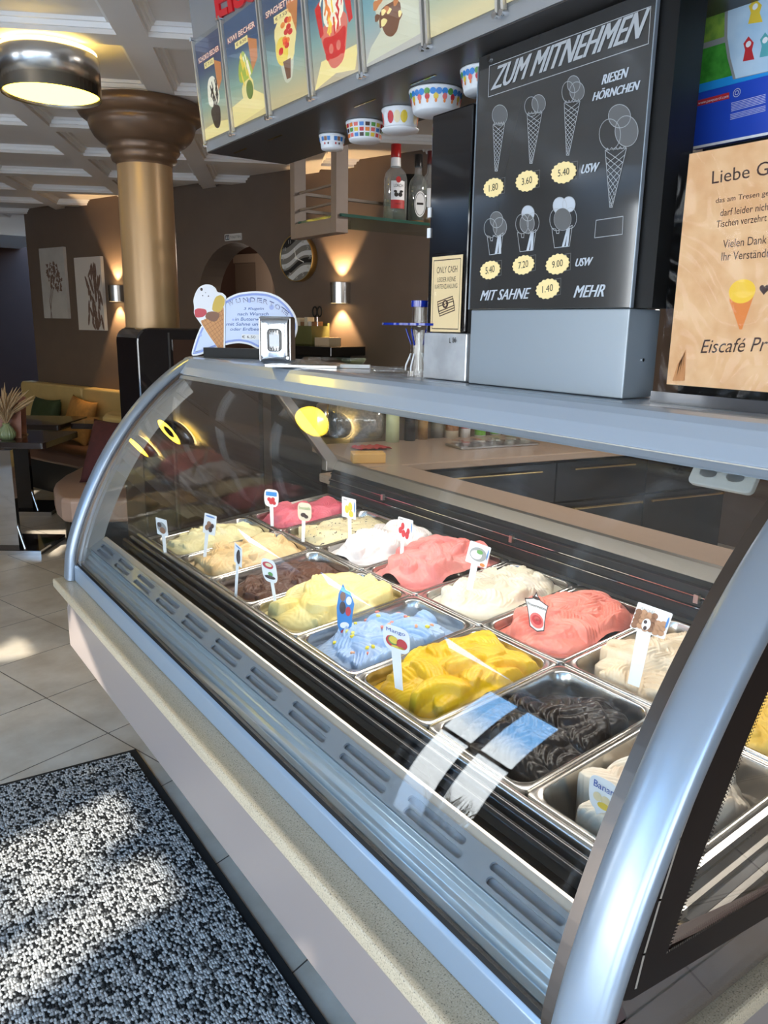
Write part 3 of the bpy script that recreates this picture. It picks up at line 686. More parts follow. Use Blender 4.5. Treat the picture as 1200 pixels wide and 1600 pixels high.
for k in (-1, 1): MB().tube([LC(-.31+k*.022+.02*math.cos(a), .15, ztop+.225+.032*math.sin(a)) for a in np.linspace(0, 2*PI, 17)], .006, 6, caps=False).build('handle', 'black', sc)

# ------------------------------------------------------------------ hanging glass shelf with bottles
ZS = 1.976; YS = 2.8
x0 = at(540, 337, 1, YS)[0]; yb = 3.15
sh = thing('hanging_shelf', 'glass shelf hung from taupe wooden posts behind the counter', 'shelf', (x0, YS, ZS))
M['shelfwood'] = mat('taupe shelf wood', srgb(118, 101, 88), .5, noise=.06, nscale=20)
MB().box(x0-.02, x0+1.6, YS, yb, ZS-.004, ZS+.006).build('glass_pane', 'greenglass', sh)
M['edgegreen'] = mat('green glass edge', (.02, .07, .05), .1, coat=.5)
MB().box(x0-.021, x0+1.6, YS-.003, YS-.001, ZS-.005, ZS+.007).box(x0-.022, x0-.0205, YS, yb, ZS-.005, ZS+.007).build('glass_edge', 'edgegreen', sh)
xa, xb = at(521, 300, 1, YS+.03)[0], at(540, 300, 1, YS+.03)[0]
xc, xd = at(480, 300, 1, yb)[0], at(499, 300, 1, yb)[0]
ye = yb+.04
MB().box(xa, xb, YS+.01, YS+.05, ZS-.065, 2.55).build('post', 'shelfwood', sh, bev=.002)
MB().box(xa, xb, yb+.002, ye, ZS-.065, 2.55).build('post', 'shelfwood', sh, bev=.002)
MB().box(xa, xb, YS+.05, yb+.002, ZS-.065, ZS-.006).build('bearer', 'shelfwood', sh, bev=.002)
MB().box(x0+1.3, x0+1.36, YS+.01, ye, ZS-.065, 2.55).build('post', 'shelfwood', sh, bev=.002)
for zz in (ZS+.055, ZS+.125):
    MB().tube([((xa+xb)/2, YS+.05, zz), ((xa+xb)/2, yb+.005, zz)], .006, 8).build('end_rod', 'shelfwood', sh)
    MB().box(xb, x0+1.3, yb+.01, yb+.03, zz-.006, zz+.006).build('back_rail', 'shelfwood', sh)
def liquor(px, y, H, rad, lab, capm, liq, fill, labelkind):
    o = at(px, 341, 1, y); o[2] = ZS+.0065
    t = thing('liquor_bottle', lab, 'bottle', o, 'spirit bottles on the glass shelf')
    MB().lathe([(.0001, 0), (rad, .002), (rad, H*.56), (rad*.86, H*.64), (rad*.40, H*.72), (rad*.36, H*.86)], o, 32).build('glass_body', 'bottleglass', t)
    MB().lathe([(.0001, .004), (rad*.93, .006), (rad*.93, H*fill), (.0001, H*fill)], o, 28).build('liquor', liq, t)
    MB().lathe([(rad*.42, H*.83), (rad*.43, H*.84), (rad*.43, H), (.0001, H*1.001)], o, 24).build('cap', capm, t)
    d = math.atan2(CAM[1]-o[1], CAM[0]-o[0])
    def band(nm, z0, z1, half, m, off=.0008):
        return MB().lathe([(rad+off, z0), (rad+off, z1)], o, 20, a0=d+.25-half, a1=d+.25+half).build(nm, m, t)
    fr = F(V3(o[0]+math.cos(d+.25)*(rad+.0016), o[1]+math.sin(d+.25)*(rad+.0016), o[2]), V3(-math.sin(d+.25), math.cos(d+.25), 0), (0, 0, 1))
    if labelkind == 0:
        band('label', H*.17, H*.52, .62, 'white'); band('red_band', H*.17, H*.28, .62, 'redink', .0012); lt = MB()
        text(lt, 'LORCH', fr, (-.020, H*.44), (.020, H*.44), .012); text(lt, 'KIRSCH', fr, (-.012, H*.22), (.012, H*.22), .006)
        for k in (-1, 1): lt.flat(ell(.009*k, H*.345, .009, .009, 14), fr).flat(ell(.013*k, H*.385, .008, .005, 10), fr)
        lt.build('lettering', 'ink', t); MB().flat(ell(0, H*.535, .011, .013, 12), fr).build('seal', 'redink', t)
        MB().lathe([(rad*.44, H*.72), (rad*.41, H*.83)], o, 24).build('neck_label', 'white', t)
    elif labelkind == 1:
        MB().flat(ell(0, H*.30, rad*.62, H*.18, 32), fr).build('label', 'white', t); lt = MB(); lt.ribbon(ell(0, H*.30, rad*.54, H*.155, 28), .002, fr, .001, True)
        lt.box(-rad*.35, rad*.35, H*.29, H*.32, .0008, .0012, fr).build('lettering', 'ink', t)
    else: band('label', H*.25, H*.50, .6, 'white')
M['clearliq'] = glass_mat('clear spirit', (.88, .90, .82), .05); M['amber'] = mat('amber liqueur', (.42, .16, .02), .12, trans=.5)
M['redcap'] = mat('red cap', srgb(160, 24, 24), .35); M['blackcap'] = mat('black cap', (.01, .01, .012), .35)
liquor(617, YS+.10, .315, .050, 'clear schnapps bottle with red cap and cherry label on the glass shelf', 'redcap', 'clearliq', .30, 0)
liquor(652, YS+.14, .30, .042, 'spirit bottle with black cap and oval white label, middle of the shelf bottles', 'blackcap', 'amber', .08, 1)
liquor(671, YS+.11, .315, .040, 'amber bottle with dark red cap, nearest the black tower on the shelf', mat('dark red cap', srgb(84, 20, 22), .35), 'amber', .22, 2)
po = at(640, 341, 1, YS+.27); po[2] = ZS+.0065
tag(MB().lathe([(.0001, 0), (.07, 0), (.078, .02), (.078, .19), (.06, .235), (.0001, .245)], po, 28).build('ice_bucket', 'black'), 'round black ice bucket behind the schnapps bottle', 'bucket')
# ------------------------------------------------------------------ the gelato display case
YN, YF = .437, 2.62            # middle of the near and far arch tubes
_pr = np.array([(.585, .765), (.591, .80), (.603, .85), (.626, .9), (.655, .98), (.688, 1.052), (.73, 1.12), (.78, 1.183), (.824, 1.24), (.872, 1.295), (.918, 1.338), (.965, 1.373), (1.005, 1.40)])
_t = np.linspace(0, 1, len(_pr)); _px, _pz = np.polyfit(_t, _pr[:, 0], 4), np.polyfit(_t, _pr[:, 1], 4)
def curve(n, off=0, t0=0.0, t1=1.0):
    t = np.linspace(t0, t1, n); x, z = np.polyval(_px, t), np.polyval(_pz, t)
    dx, dz = np.polyval(np.polyder(_px), t), np.polyval(np.polyder(_pz), t); L = np.hypot(dx, dz)
    return [(x[i]-dz[i]/L[i]*off, z[i]+dx[i]/L[i]*off) for i in range(n)]
T6 = math.radians(6)
T = F((1.185, 0, .86), (math.cos(T6), 0, math.sin(T6)), (0, 1, 0))
CK_ = lambda k: 2.298-.255*k
case = thing('gelato_display_case', 'long curved glass gelato display case with silver arches on a stone topped base', 'display case', (1.1, 1.5, .45))
# base
M['plinth'] = mat('dark plinth', (.03, .028, .028), .6)
MB().box(.556, 1.60, .424, 2.635, .47, .68).build('base_panel', 'panelmauve', case, bev=.003)
MB().box(.90, 1.60, .50, 2.55, 0, .47).build('plinth', 'plinth', case)
MB().cyl(None, .014, 0, .006, 20, F((.556, 2.60, .635), (0, -1, 0), (0, 0, 1))).build('round_badge', 'chrome', case)
def stone():
    m = mat('beige quartz stone', srgb(204, 184, 150), .3, coat=.2); nt = m.node_tree; p = nt.nodes['Principled BSDF']
    tc = nt.nodes.new('ShaderNodeTexCoord'); v = nt.nodes.new('ShaderNodeTexNoise'); v.inputs['Scale'].default_value = 420; v.inputs['Detail'].default_value = 2
    r = nt.nodes.new('ShaderNodeValToRGB'); e = r.color_ramp.elements; e[0].position = .30; e[0].color = (*srgb(120, 108, 90), 1); e[1].position = .72; e[1].color = (*srgb(218, 206, 184), 1)
    a = e.new(.42); a.color = (*srgb(200, 181, 150), 1); b = e.new(.62); b.color = (*srgb(208, 190, 160), 1)
    nt.links.new(tc.outputs['Object'], v.inputs['Vector']); nt.links.new(v.outputs['Fac'], r.inputs[0]); nt.links.new(r.outputs[0], p.inputs['Base Color']); return m
M['stone'] = stone()
MB().box(.522, 1.62, .395, 2.655, .68, .71).build('stone_ledge', 'stone', case, bev=.006, seg=3)
# sill under the front glass, stepped inner ledges, vent strip
MB().prism([(.578, .711), (.60, .711), (.60, .755), (.596, .768), (.585, .768), (.579, .760)], .47, 2.585).build('front_sill', 'sill', case, bev=.002)
MB().prism([(.583, .769), (.592, .769), (.592, .776), (.586, .776)], .47, 2.585).build('glass_seal', 'black', case)
M['bluestep'] = mat('blue grey enamel steps', (.40, .47, .52), .22, .4, coat=.3)
MB().prism([(.601, .711), (.72, .711), (.72, .80), (.6465, .808), (.637, .808), (.635, .795), (.628, .793), (.624, .782), (.616, .780), (.612, .770), (.601, .768)], .47, 2.585).build('stepped_ledge', 'bluestep', case, bev=.0012)
VD = V3(.672-.634, 0, .8405-.8165); VL = np.linalg.norm(VD); VD /= VL
VF = F((.634, .47, .8165), VD, (0, 1, 0))
slots = []
for i in range(12):
    y0 = .528-.47+.1875*i
    for a0, sh_ in ((.0065, -.006), (.0245, .004)):
        if y0+sh_+.134 < 2.585-.47-.004:
            slots.append(rrect(a0, a0+.0125, y0+sh_, y0+sh_+.134, .0062, 5))
holed([(0, 0), (VL, 0), (VL, 2.115), (0, 2.115)], slots, VF, .004).build('vent_strip', 'satin', case)
MB().box(0, VL, .002, 2.113, -.009, -.007, VF).build('vent_backing', mat('vent backing', (.30, .33, .37), .5, .3), case)
M['lip'] = mat('pale aluminium lip', (.72, .67, .60), .35, .7)
MB().prism([(.6735, .838), (.684, .846), (.690, .846), (.690, .840), (.676, .832)], .47, 2.585).build('inner_lip', 'lip', case)
MB().prism([(.692, .72), (.742, .72), (.742, .80), (.70, .78), (.692, .838)], .47, 2.585).build('air_channel', 'black', case)
for k, (x, z) in enumerate(((.745, .828), (.768, .834), (.792, .839))):
    MB().prism([(x-.006, z-.018), (x+.010, z-.018), (x+.014, z-.004), (x+.010, z+.004), (x+.002, z+.006), (x-.004, z+.002)], .47, 2.585).build('front_rail', 'blackrail' if k != 2 else 'steel', case, bev=.0025, seg=3)
# pan well with dividers
MB().prism([(.745, .70), (1.545, .70), (1.545, .80), (1.535, .80), (1.535, .73), (.76, .73), (.76, .79), (.745, .79)], .47, 2.585).build('pan_well', 'dark', case)
MB().box(-.384, -.3625, .47, 2.585, -.012, .001, T).box(.353, .372, .47, 2.585, -.012, .001, T).box(-.0022, .0022, .47, 2.585, -.012, -.0005, T).box(-.36, .352, 2.556, 2.585, -.012, .001, T).box(-.36, .352, .501, .511, -.012, .001, T).build('pan_frame', 'steel', case)
for k in range(-1, 7):
    if k > -1: MB().cyl(None, .0045, -.001, .003, 10, F(T(0, CK_(k), 0), T.u, T.v)).build('frame_screw', 'chrome', case)
M['ledgesteel'] = mat('dull rear ledge', (.20, .185, .165), .35, .7)
# rear wall with tracks and glass ledge
MB().prism([(1.553, .72), (1.60, .72), (1.60, 1.0), (1.578, 1.0), (1.553, .91)], .47, 2.585).build('rear_wall', 'black', case)
for x, z in ((1.556, .927), (1.563, .95), (1.571, .975)): MB().prism([(x-.006, z), (x+.004, z+.004), (x+.004, z+.008), (x-.006, z+.003)], .47, 2.585).build('rear_track', 'blackrail', case)
for x, z in ((1.551, .933), (1.559, .957)): MB().prism([(x-.001, z), (x+.002, z+.001), (x+.002, z+.0025), (x-.001, z+.0018)], .47, 2.585).build('track_edge', 'chrome', case)
MB().prism([(1.573, .995), (1.592, 1.026), (1.60, 1.03), (1.605, 1.03), (1.605, .99)], .47, 2.585).build('rear_ledge', 'ledgesteel', case, bev=.0015)
for y in (.95, 1.55, 2.2): MB().box(1.548, 1.560, y, y+.012, .945, .965).build('track_clip', 'steel', case)
# canopy with its lower lip, light strip and hinge bracket
can = [(.968, 1.378), (.985, 1.402), (1.003, 1.421), (1.014, 1.430), (1.030, 1.434), (1.04, 1.435), (1.30, 1.435), (1.30, 1.378), (1.03, 1.375)]
MB().prism(can, .40, 2.652).build('canopy', 'canopy', case, bev=.004, seg=3)
MB().prism([(.958, 1.366), (.966, 1.377), (1.0, 1.374), (1.0, 1.366)], .40, 2.652).build('canopy_lip', 'satin', case, bev=.001)
MB().prism([(1.03, 1.36), (1.09, 1.36), (1.09, 1.3745), (1.03, 1.3745)], .50, 2.56).build('light_strip', mat('light strip', (1, .97, .9), .4, emit=2.0), case)
hb = MB().slab(rrect(0, .095, -.036, 0, .008), F(at(1093, 722, 0, 1.0), (0, -1, 0), (.5, 0, .866)), 0, .01)
hbo = hb.build('hinge_bracket', mat('hinge plastic', srgb(176, 176, 172), .4), case, bev=.002)
HB = F(at(1093, 722, 0, 1.0), (0, -1, 0), (.5, 0, .866))
for a in (.026, .066): MB().flat(ell(a, -.017, .013, .007, 18), HB, .0105).build('oval_socket', 'steel', hbo)
# arches: satin tube following the glass curve
def arch(y, wy, nm, mm):
    path = [(.571, .711), (.574, .74)]+curve(26, .008, .04, .93)+[(1.0, 1.405), (1.03, 1.418)]
    P = []
    for i, (x, z) in enumerate(path):
        a, b = path[max(0, i-1)], path[min(len(path)-1, i+1)]; d = np.array([b[0]-a[0], b[1]-a[1]]); d /= np.linalg.norm(d); n = (-d[1], d[0])
        row = []
        for k in range(25):
            w = 2*PI*k/24; c, s_ = math.cos(w), math.sin(w); e = .75
            cc = math.copysign(abs(c)**e, c)*wy; ss = math.copysign(abs(s_)**e, s_)*.017
            row.append((x+n[0]*ss, y+cc, z+n[1]*ss))
        P.append(row)
    return MB().grid(P).build(nm, mm, case)
arch(YN, .034, 'arch_frame', 'satin'); arch(YF, .034, 'arch_frame', 'satin')
def band(y0, y1, off0, off1, nm, mm, t0=.0, t1=.95):
    o0, o1 = curve(30, off0, t0, t1), curve(30, off1, t0, t1); mb = MB()
    p = [(x, y0, z) for x, z in o0]+[(x, y0, z) for x, z in o1]+[(x, y1, z) for x, z in o0]+[(x, y1, z) for x, z in o1]
    fs = []
    for i in range(29): fs += [(i, i+1, 31+i, 30+i), (60+i, 90+i, 91+i, 61+i), (i, 60+i, 61+i, i+1), (30+i, 31+i, 91+i, 90+i)]
    return mb.add(p, fs, False).build(nm, mm, case)
band(.470, .492, .004, -.004, 'arch_flange', 'brownsteel')
band(2.568, 2.585, .004, -.002, 'arch_flange', 'brownsteel')
# front glass
g0, g1 = curve(40, .0, .008, .955), curve(40, -.006, .008, .955)
gp = g0+g1[::-1]; MBg = MB(); n = len(gp)
MBg.add([(x, .472, z) for x, z in gp]+[(x, 2.584, z) for x, z in gp], [(i, i+n, (i+1) % n+n, (i+1) % n) for i in range(n)], False)
for i in range(39): MBg.add([(gp[i][0], y, gp[i][1]) for y in (.472,)]+[(gp[i+1][0], .472, gp[i+1][1]), (gp[n-2-i][0], .472, gp[n-2-i][1]), (gp[n-1-i][0], .472, gp[n-1-i][1])], [(0, 1, 2, 3)])
fg = MBg.build('front_glass', 'glass', case, weld=True)
for p in fg.data.polygons: p.use_smooth = abs(p.normal.y) < .5
fg.data.set_sharp_from_angle(angle=math.radians(35))
# end glasses, printed edges
prof_end = curve(26, -.01, .02, .93)+[(1.30, 1.376), (1.548, 1.035), (1.548, .80), (1.548, .715), (.60, .715)]
MB().prism(prof_end, 2.588, 2.594).build('end_glass', 'glass', case)
rl = MB().prism([(1.28, 1.37), (1.32, 1.37), (1.60, 1.03), (1.60, .99), (1.545, .99), (1.545, 1.03)], 2.58, 2.62); rl.prism([(1.28, 1.37), (1.32, 1.37), (1.60, 1.03), (1.60, .99), (1.545, .99), (1.545, 1.03)], .43, .47)
rl.build('rear_leg', 'steel', case, bev=.003)
fo, fi = curve(26, -.008, .03, .93), curve(26, -.075, .03, .93)
fm = MB(); fm.add([(x, 2.586, z) for x, z in fo]+[(x, 2.586, z) for x, z in fi], [(i, i+1, 27+i, 26+i) for i in range(25)])
fm.build('grey_printed_edge', 'frit', case)
yg = .412
E3 = F((0, yg, 0), (1, 0, 0), (0, 0, 1))
U = lambda pts: [tuple(E3.px(*q)) for q in pts]
oc = U([(969, 1558), (985, 1480), (1010, 1400), (1035, 1338), (1060, 1280), (1090, 1208), (1120, 1140), (1150, 1072), (1180, 1010), (1230, 915), (1290, 815)])
ic = U([(1040, 1489), (1075, 1392), (1130, 1245), (1165, 1158), (1200, 1075), (1250, 968), (1300, 880)])
ob_ = U([(1400, 1316), (1200, 1431), (985, 1561), (974, 1563)]); ib = U([(1400, 1276), (1200, 1394)])
bl = MB()
def strip(A, B):
    k = max(len(A), len(B)); rs = lambda Q: np.array([[np.interp(w, np.linspace(0, 1, len(Q)), [q[c] for q in Q]) for c in (0, 1)] for w in np.linspace(0, 1, k)])
    A, B = rs(A), rs(B)
    for i in range(k-1): bl.slab([A[i], A[i+1], B[i+1], B[i]], E3, -.001, .001)
strip(oc, ic); strip([oc[0]]+ob_[::-1][0:4], [ic[0], ic[0]]+ib[::-1])
M['fritblack'] = mat('black printed glass edge', (.012, .007, .006), .3, spec=.12)
for k in range(2):
    for A in (ic, [ic[0]]+ib[::-1]):
        A = np.array(A); seg = np.r_[0, np.cumsum(np.hypot(*np.diff(A, axis=0).T))]
        for d in np.arange(.002, min(seg[-1], .42), .0042):
            q = np.array([np.interp(d+.002*k, seg, A[:, c]) for c in (0, 1)]); cen = np.array([.98, 1.0]); q = q+(cen-q)/np.linalg.norm(cen-q)*(.0022+.0034*k)
            bl.flat(ell(q[0], q[1], .0015-.0004*k, .0015-.0004*k, 6), E3, .0009)
bl.build('black_printed_edge', 'fritblack', case)
eg = oc+[(1.30, 1.376), (1.548, 1.035), (1.548, .715), (.68, .715)]
MB().slab(eg, E3, -.008, -.002).build('end_glass', 'glass', case)
MB().ribbon(U([(992, 1542), (1005, 1490), (1030, 1405), (1060, 1310), (1092, 1225)]), .004, E3, .0014).build('silver_line', 'lip', case)
MB().slab([(.60, .711), (1.60, .711), (1.60, .80)]+[(q[0], q[1]+.012) for q in ob_[0:2]]+[(q[0]+.012, q[1]+.02) for q in (oc[0],)], E3, -.030, -.012).build('end_panel', mat('dark mauve panel', srgb(92, 74, 72), .4, spec=.3), case)
MB().tube([(.602, .420, .711), (.607, .419, .80)], .0018, 6).build('panel_joint', 'white', case)
MB().prism([(.62, .79), (1.54, .79), (1.54, .795), (.62, .795)], .424, .50).build('end_tray', mat('warm steel ledge', (.60, .42, .22), .4, .6), case)
for y0_, y1_, h_, m_ in ((.488, .500, -.016, 'blackrail'), (.479, .487, -.014, 'ledgesteel'), (.462, .478, -.020, 'blackrail'), (.452, .461, -.020, 'ledgesteel')):
    MB().box(-.36, .352, y0_, y1_, h_-.01, h_, T).build('end_rail', m_, case)

# ------------------------------------------------------------------ pans and gelato
def pan(row, k):
    a0, a1 = (-.361, -.003) if row == 0 else (.003, .352)
    y0, y1 = CK_(k+1)+.0015, CK_(k)-.0015
    mb = MB()
    L = lambda i0, i1, z, r: [T(a, b, z) for a, b in rrect(a0+i0, a1-i0, y0+i1, y1-i1, r)]
    loops = [L(0, 0, -.007, .012), L(0, 0, .0015, .012), L(.002, .002, .003, .012), L(.011, .010, .0022, .032), L(.0125, .0115, .0, .034), L(.015, .014, -.03, .036), L(.020, .018, -.095, .036), L(.05, .05, -.1, .03)]
    n = len(loops[0]); v = [q for l in loops for q in l]; fs = []
    for j in range(len(loops)-1): fs += [(j*n+i, j*n+(i+1) % n, (j+1)*n+(i+1) % n, (j+1)*n+i) for i in range(n)]
    mb.add(v, fs, True); mb.add(loops[-1], [tuple(range(n))])
    return mb, ((a0+a1)/2, (y0+y1)/2), ((a1-a0)/2-.0155, (y1-y0)/2-.0145)
def gelato(cen, half, seed, level, mound, ext=(1.08, 1.10), sh=(0, 0), n=14, ridge=.0028, lam=.011, hg=.018, style='leaf', WL=(.05, .030), ang=None, spread=.78):
    r = np.random.default_rng(seed); NA_, NB_ = 210, 150
    ha, hb_ = half; a = np.linspace(-ha, ha, NA_); b = np.linspace(-hb_, hb_, NB_); A, B = np.meshgrid(a, b, indexing='ij')
    ea, eb = ext[0]*ha, ext[1]*hb_
    wob = .06*np.sin(9*A/ha+seed)+.06*np.cos(8*B/hb_+seed*2)+.05*np.sin(5*(A/ha+B/hb_)+seed)
    bf = lambda x, y: level+mound*np.sqrt(np.clip(1-((x-sh[0])/ea)**2-((y-sh[1])/eb)**2, 0, 1))
    q0 = ((A-sh[0])/ea)**2+((B-sh[1])/eb)**2+wob*.5
    fe = 1.2 if ext[0] > 1.05 else 1.0
    sup = (np.abs((A-sh[0])/ea/fe)**3.2+np.abs((B-sh[1])/eb/fe)**3.2)+wob*.5
    body = level+mound*np.clip(1-q0, 0, 1)**.55-.022*np.clip(sup, 0, 1)**3
    H = np.where(sup < 1, body+.003*np.sin(38*A+11*B+seed)*np.cos(31*B-7*A), -.094)
    fade = np.clip((1-np.maximum(np.abs(A)/ha, np.abs(B)/hb_))/.14, 0, 1); fade = fade*fade*(3-2*fade)
    for i in range(n):
        rad = spread*np.sqrt(r.random()); th0 = r.uniform(0, 2*PI); ca, cb_ = sh[0]+ea*rad*np.cos(th0), sh[1]+eb*rad*np.sin(th0)
        th = r.uniform(0, 2*PI) if ang is None else ang+r.normal(0, .6)
        Ls, Ws = WL[0]*r.uniform(.7, 1.3), WL[1]*r.uniform(.75, 1.35); k = r.uniform(-16, 16)
        x, y = A-ca, B-cb_; s = x*np.cos(th)+y*np.sin(th); t = -x*np.sin(th)+y*np.cos(th); t = t+k*s*s*.6
        sn, tn = s/Ls, t/Ws; q = sn**2+tn**2; m = q < 1; g = np.clip(1-q, 0, 1)
        prof = (.30+.70*np.clip((tn+1)/2, 0, 1))*np.sqrt(np.clip(1-sn**2, 0, 1))*g**.28      # rises to one side, then drops off: a spatula fold
        lm_ = lam*r.uniform(.75, 1.3)
        ph = (np.hypot(s+Ls*.9, t*1.25) if style == 'rosette' else t+.25*s)/lm_
        rd = 1.7*ridge*r.uniform(.3, 1.3)*(1-np.abs(np.sin(PI*ph))**.8)*np.clip(g*2.5, 0, 1)
        hh = bf(ca, cb_)-.010+hg*1.3*r.uniform(.55, 1.3)*prof+s*r.uniform(.05, .35)-rd
        hh = hh-(hh-body+.012)*(1-fade)
        H = np.where(m & (hh > H), hh, H)
    if ext[0] > 1.05: H = np.maximum(H, level-.030)
    H = H+.0007*np.sin(310*A+90*B+4*np.sin(70*B))*np.sin(260*B-60*A+3*np.sin(90*A))
    Hp = np.pad(H, 1, mode='edge'); H = (4*H+Hp[:-2, 1:-1]+Hp[2:, 1:-1]+Hp[1:-1, :-2]+Hp[1:-1, 2:])/8
    sd = lambda x, h: np.clip(np.abs(x)-(h-.026), 0, None)
    inside = np.hypot(sd(A, ha), sd(B, hb_)) < .026
    H = np.where(inside, H, np.minimum(H, -.02)); H = np.maximum(H, -.094)
    P = T.o+T.u*(cen[0]+A)[..., None]+T.v*(cen[1]+B)[..., None]+T.n*H[..., None]
    cellok = inside[:-1, :-1] & inside[1:, :-1] & inside[:-1, 1:] & inside[1:, 1:]
    hi = np.maximum(np.maximum(H[:-1, :-1], H[1:, :-1]), np.maximum(H[:-1, 1:], H[1:, 1:])); cellok &= hi > -.0935
    surf = lambda x, y: H[int(np.clip((x+ha)/(2*ha)*(NA_-1), 0, NA_-1)), int(np.clip((y+hb_)/(2*hb_)*(NB_-1), 0, NB_-1))]
    ii, jj = np.nonzero(cellok); mq = NB_; quads = np.stack([ii*mq+jj, (ii+1)*mq+jj, (ii+1)*mq+jj+1, ii*mq+jj+1], 1)
    used = np.unique(quads); remap = np.zeros(NA_*NB_, int); remap[used] = np.arange(len(used))
    mb = MB(); mb.v = [tuple(p) for p in P.reshape(-1, 3)[used].tolist()]; mb.f = [tuple(f) for f in remap[quads].tolist()]; mb.sm = [True]*len(mb.f)
    return mb, surf
def icemat(nm, c, c2=None, rough=.42, specks=None):
    m = mat('gelato '+nm, srgb(*c), rough, spec=.45, col2=srgb(*c2) if c2 else None, nscale=13, noise=.07, bump=.75, bscale=75)
    p = m.node_tree.nodes['Principled BSDF']
    if nm == 'dark chocolate': p.inputs['Normal'].links and m.node_tree.links.remove(p.inputs['Normal'].links[0])
    if specks:
        nt = m.node_tree; tc = nt.nodes.new('ShaderNodeTexCoord'); v = nt.nodes.new('ShaderNodeTexNoise'); v.inputs['Scale'].default_value = specks[1]; v.inputs['Detail'].default_value = 1
        rp = nt.nodes.new('ShaderNodeValToRGB'); rp.color_ramp.elements[0].position = .655; rp.color_ramp.elements[1].position = .67
        mx = nt.nodes.new('ShaderNodeMix'); mx.data_type = 'RGBA'; src = p.inputs['Base Color'].links[0].from_socket
        nt.links.new(tc.outputs['Object'], v.inputs['Vector']); nt.links.new(v.outputs['Fac'], rp.inputs[0]); nt.links.new(rp.outputs[0], mx.inputs['Factor']); nt.links.new(src, mx.inputs[6]); mx.inputs[7].default_value = (*srgb(*specks[0]), 1); nt.links.new(mx.outputs[2], p.inputs['Base Color'])
    return m
FL_ = {   # (row, k): flavour, what sets it apart, colours, shape
 (0, -1): ('pale cream', 'front left corner', icemat('cream', (238, 228, 182), (228, 214, 160)), dict(level=-.016, mound=.034, n=60, WL=(.030, .018), hg=.016, ridge=.0024, lam=.008)),
 (0, 0): ('beige hazelnut', 'between the pale cream and the milk chocolate', icemat('nut', (236, 208, 158), (222, 184, 128)), dict(level=-.014, mound=.040, n=46, WL=(.042, .020), hg=.020, ridge=.0040, lam=.009)),
 (0, 1): ('milk chocolate', 'ridged and dull brown', icemat('chocolate', (104, 68, 52), (80, 50, 38)), dict(level=-.034, mound=.040, n=60, WL=(.036, .016), hg=.018, ridge=.0046, lam=.008)),
 (0, 2): ('pale yellow vanilla', 'heaped between milk chocolate and blue', icemat('vanilla', (246, 230, 164), (240, 212, 128)), dict(level=-.018, mound=.048, n=26, WL=(.065, .032), hg=.024, ridge=.0026, lam=.012)),
 (0, 3): ('light blue', 'dotted with coloured candy bits', icemat('blue', (178, 202, 236), (148, 184, 228)), dict(level=-.030, mound=.040, ext=(1.07, 1.05), sh=(-.022, 0), n=40, WL=(.052, .028), hg=.026, ridge=.0056, lam=.012)),
 (0, 4): ('bright yellow mango', 'smooth and heaped', icemat('mango', (240, 200, 32), (226, 176, 16)), dict(level=-.024, mound=.054, n=30, WL=(.058, .030), hg=.024, ridge=.0024, lam=.010)),
 (0, 5): ('dark chocolate', 'nearly black and glossy', icemat('dark chocolate', (26, 15, 12), (15, 9, 8), .38), dict(level=-.040, mound=.040, ext=(1.06, 1.04), n=26, WL=(.058, .040), hg=.030, ridge=.0050, lam=.017, style='rosette')),
 (0, 6): ('off white banana', 'small leftover heap in a half empty pan', icemat('banana', (236, 226, 208), (228, 208, 184)), dict(level=-.046, mound=.058, ext=(1.04, .84), sh=(-.012, -.008), n=26, WL=(.055, .032), hg=.026, ridge=.003)),
 (1, -1): ('raspberry pink', 'ribbed, in the far rear corner', icemat('raspberry', (232, 122, 138), (216, 96, 116)), dict(level=-.018, mound=.040, n=24, WL=(.06, .045), hg=.020, ridge=.0050, style='rosette', lam=.009)),
 (1, 0): ('stracciatella', 'cream flecked with dark chocolate bits', icemat('stracciatella', (238, 226, 186), (230, 212, 164), specks=((48, 34, 30), 95)), dict(level=-.022, mound=.030, n=20, WL=(.065, .03), hg=.014, ridge=.0016)),
 (1, 1): ('pure white lemon', 'behind the lemon card', icemat('lemon', (242, 238, 236), (232, 224, 222)), dict(level=-.010, mound=.048, n=28, WL=(.05, .035), hg=.024, ridge=.0040, style='rosette', lam=.009)),
 (1, 2): ('strawberry pink', 'big mound beside the white lemon', icemat('strawberry', (247, 160, 152), (240, 138, 132)), dict(level=-.006, mound=.062, n=28, WL=(.055, .034), hg=.024, ridge=.0024, lam=.011)),
 (1, 3): ('creamy white coconut', 'wavy folds behind the blue', icemat('coconut', (242, 236, 220), (232, 220, 192)), dict(level=-.014, mound=.040, n=50, WL=(.036, .024), hg=.022, ridge=.0052, lam=.0095, style='rosette')),
 (1, 4): ('salmon pink watermelon', 'glossy folds under the crested sign', icemat('watermelon', (247, 154, 136), (241, 132, 116), .38), dict(level=-.016, mound=.052, n=40, WL=(.052, .026), hg=.026, ridge=.0050, lam=.0095)),
 (1, 5): ('beige walnut', 'behind the dark chocolate', icemat('walnut', (238, 222, 196), (224, 198, 162)), dict(level=-.028, mound=.044, ext=(.93, .93), n=44, WL=(.055, .026), hg=.024, ridge=.0048, lam=.0095)),
 (1, 6): ('golden yellow', 'seen through the near end glass', icemat('golden', (240, 208, 112), (232, 186, 70)), dict(level=-.016, mound=.044, n=18, WL=(.05, .030), hg=.020, ridge=.003)),
}
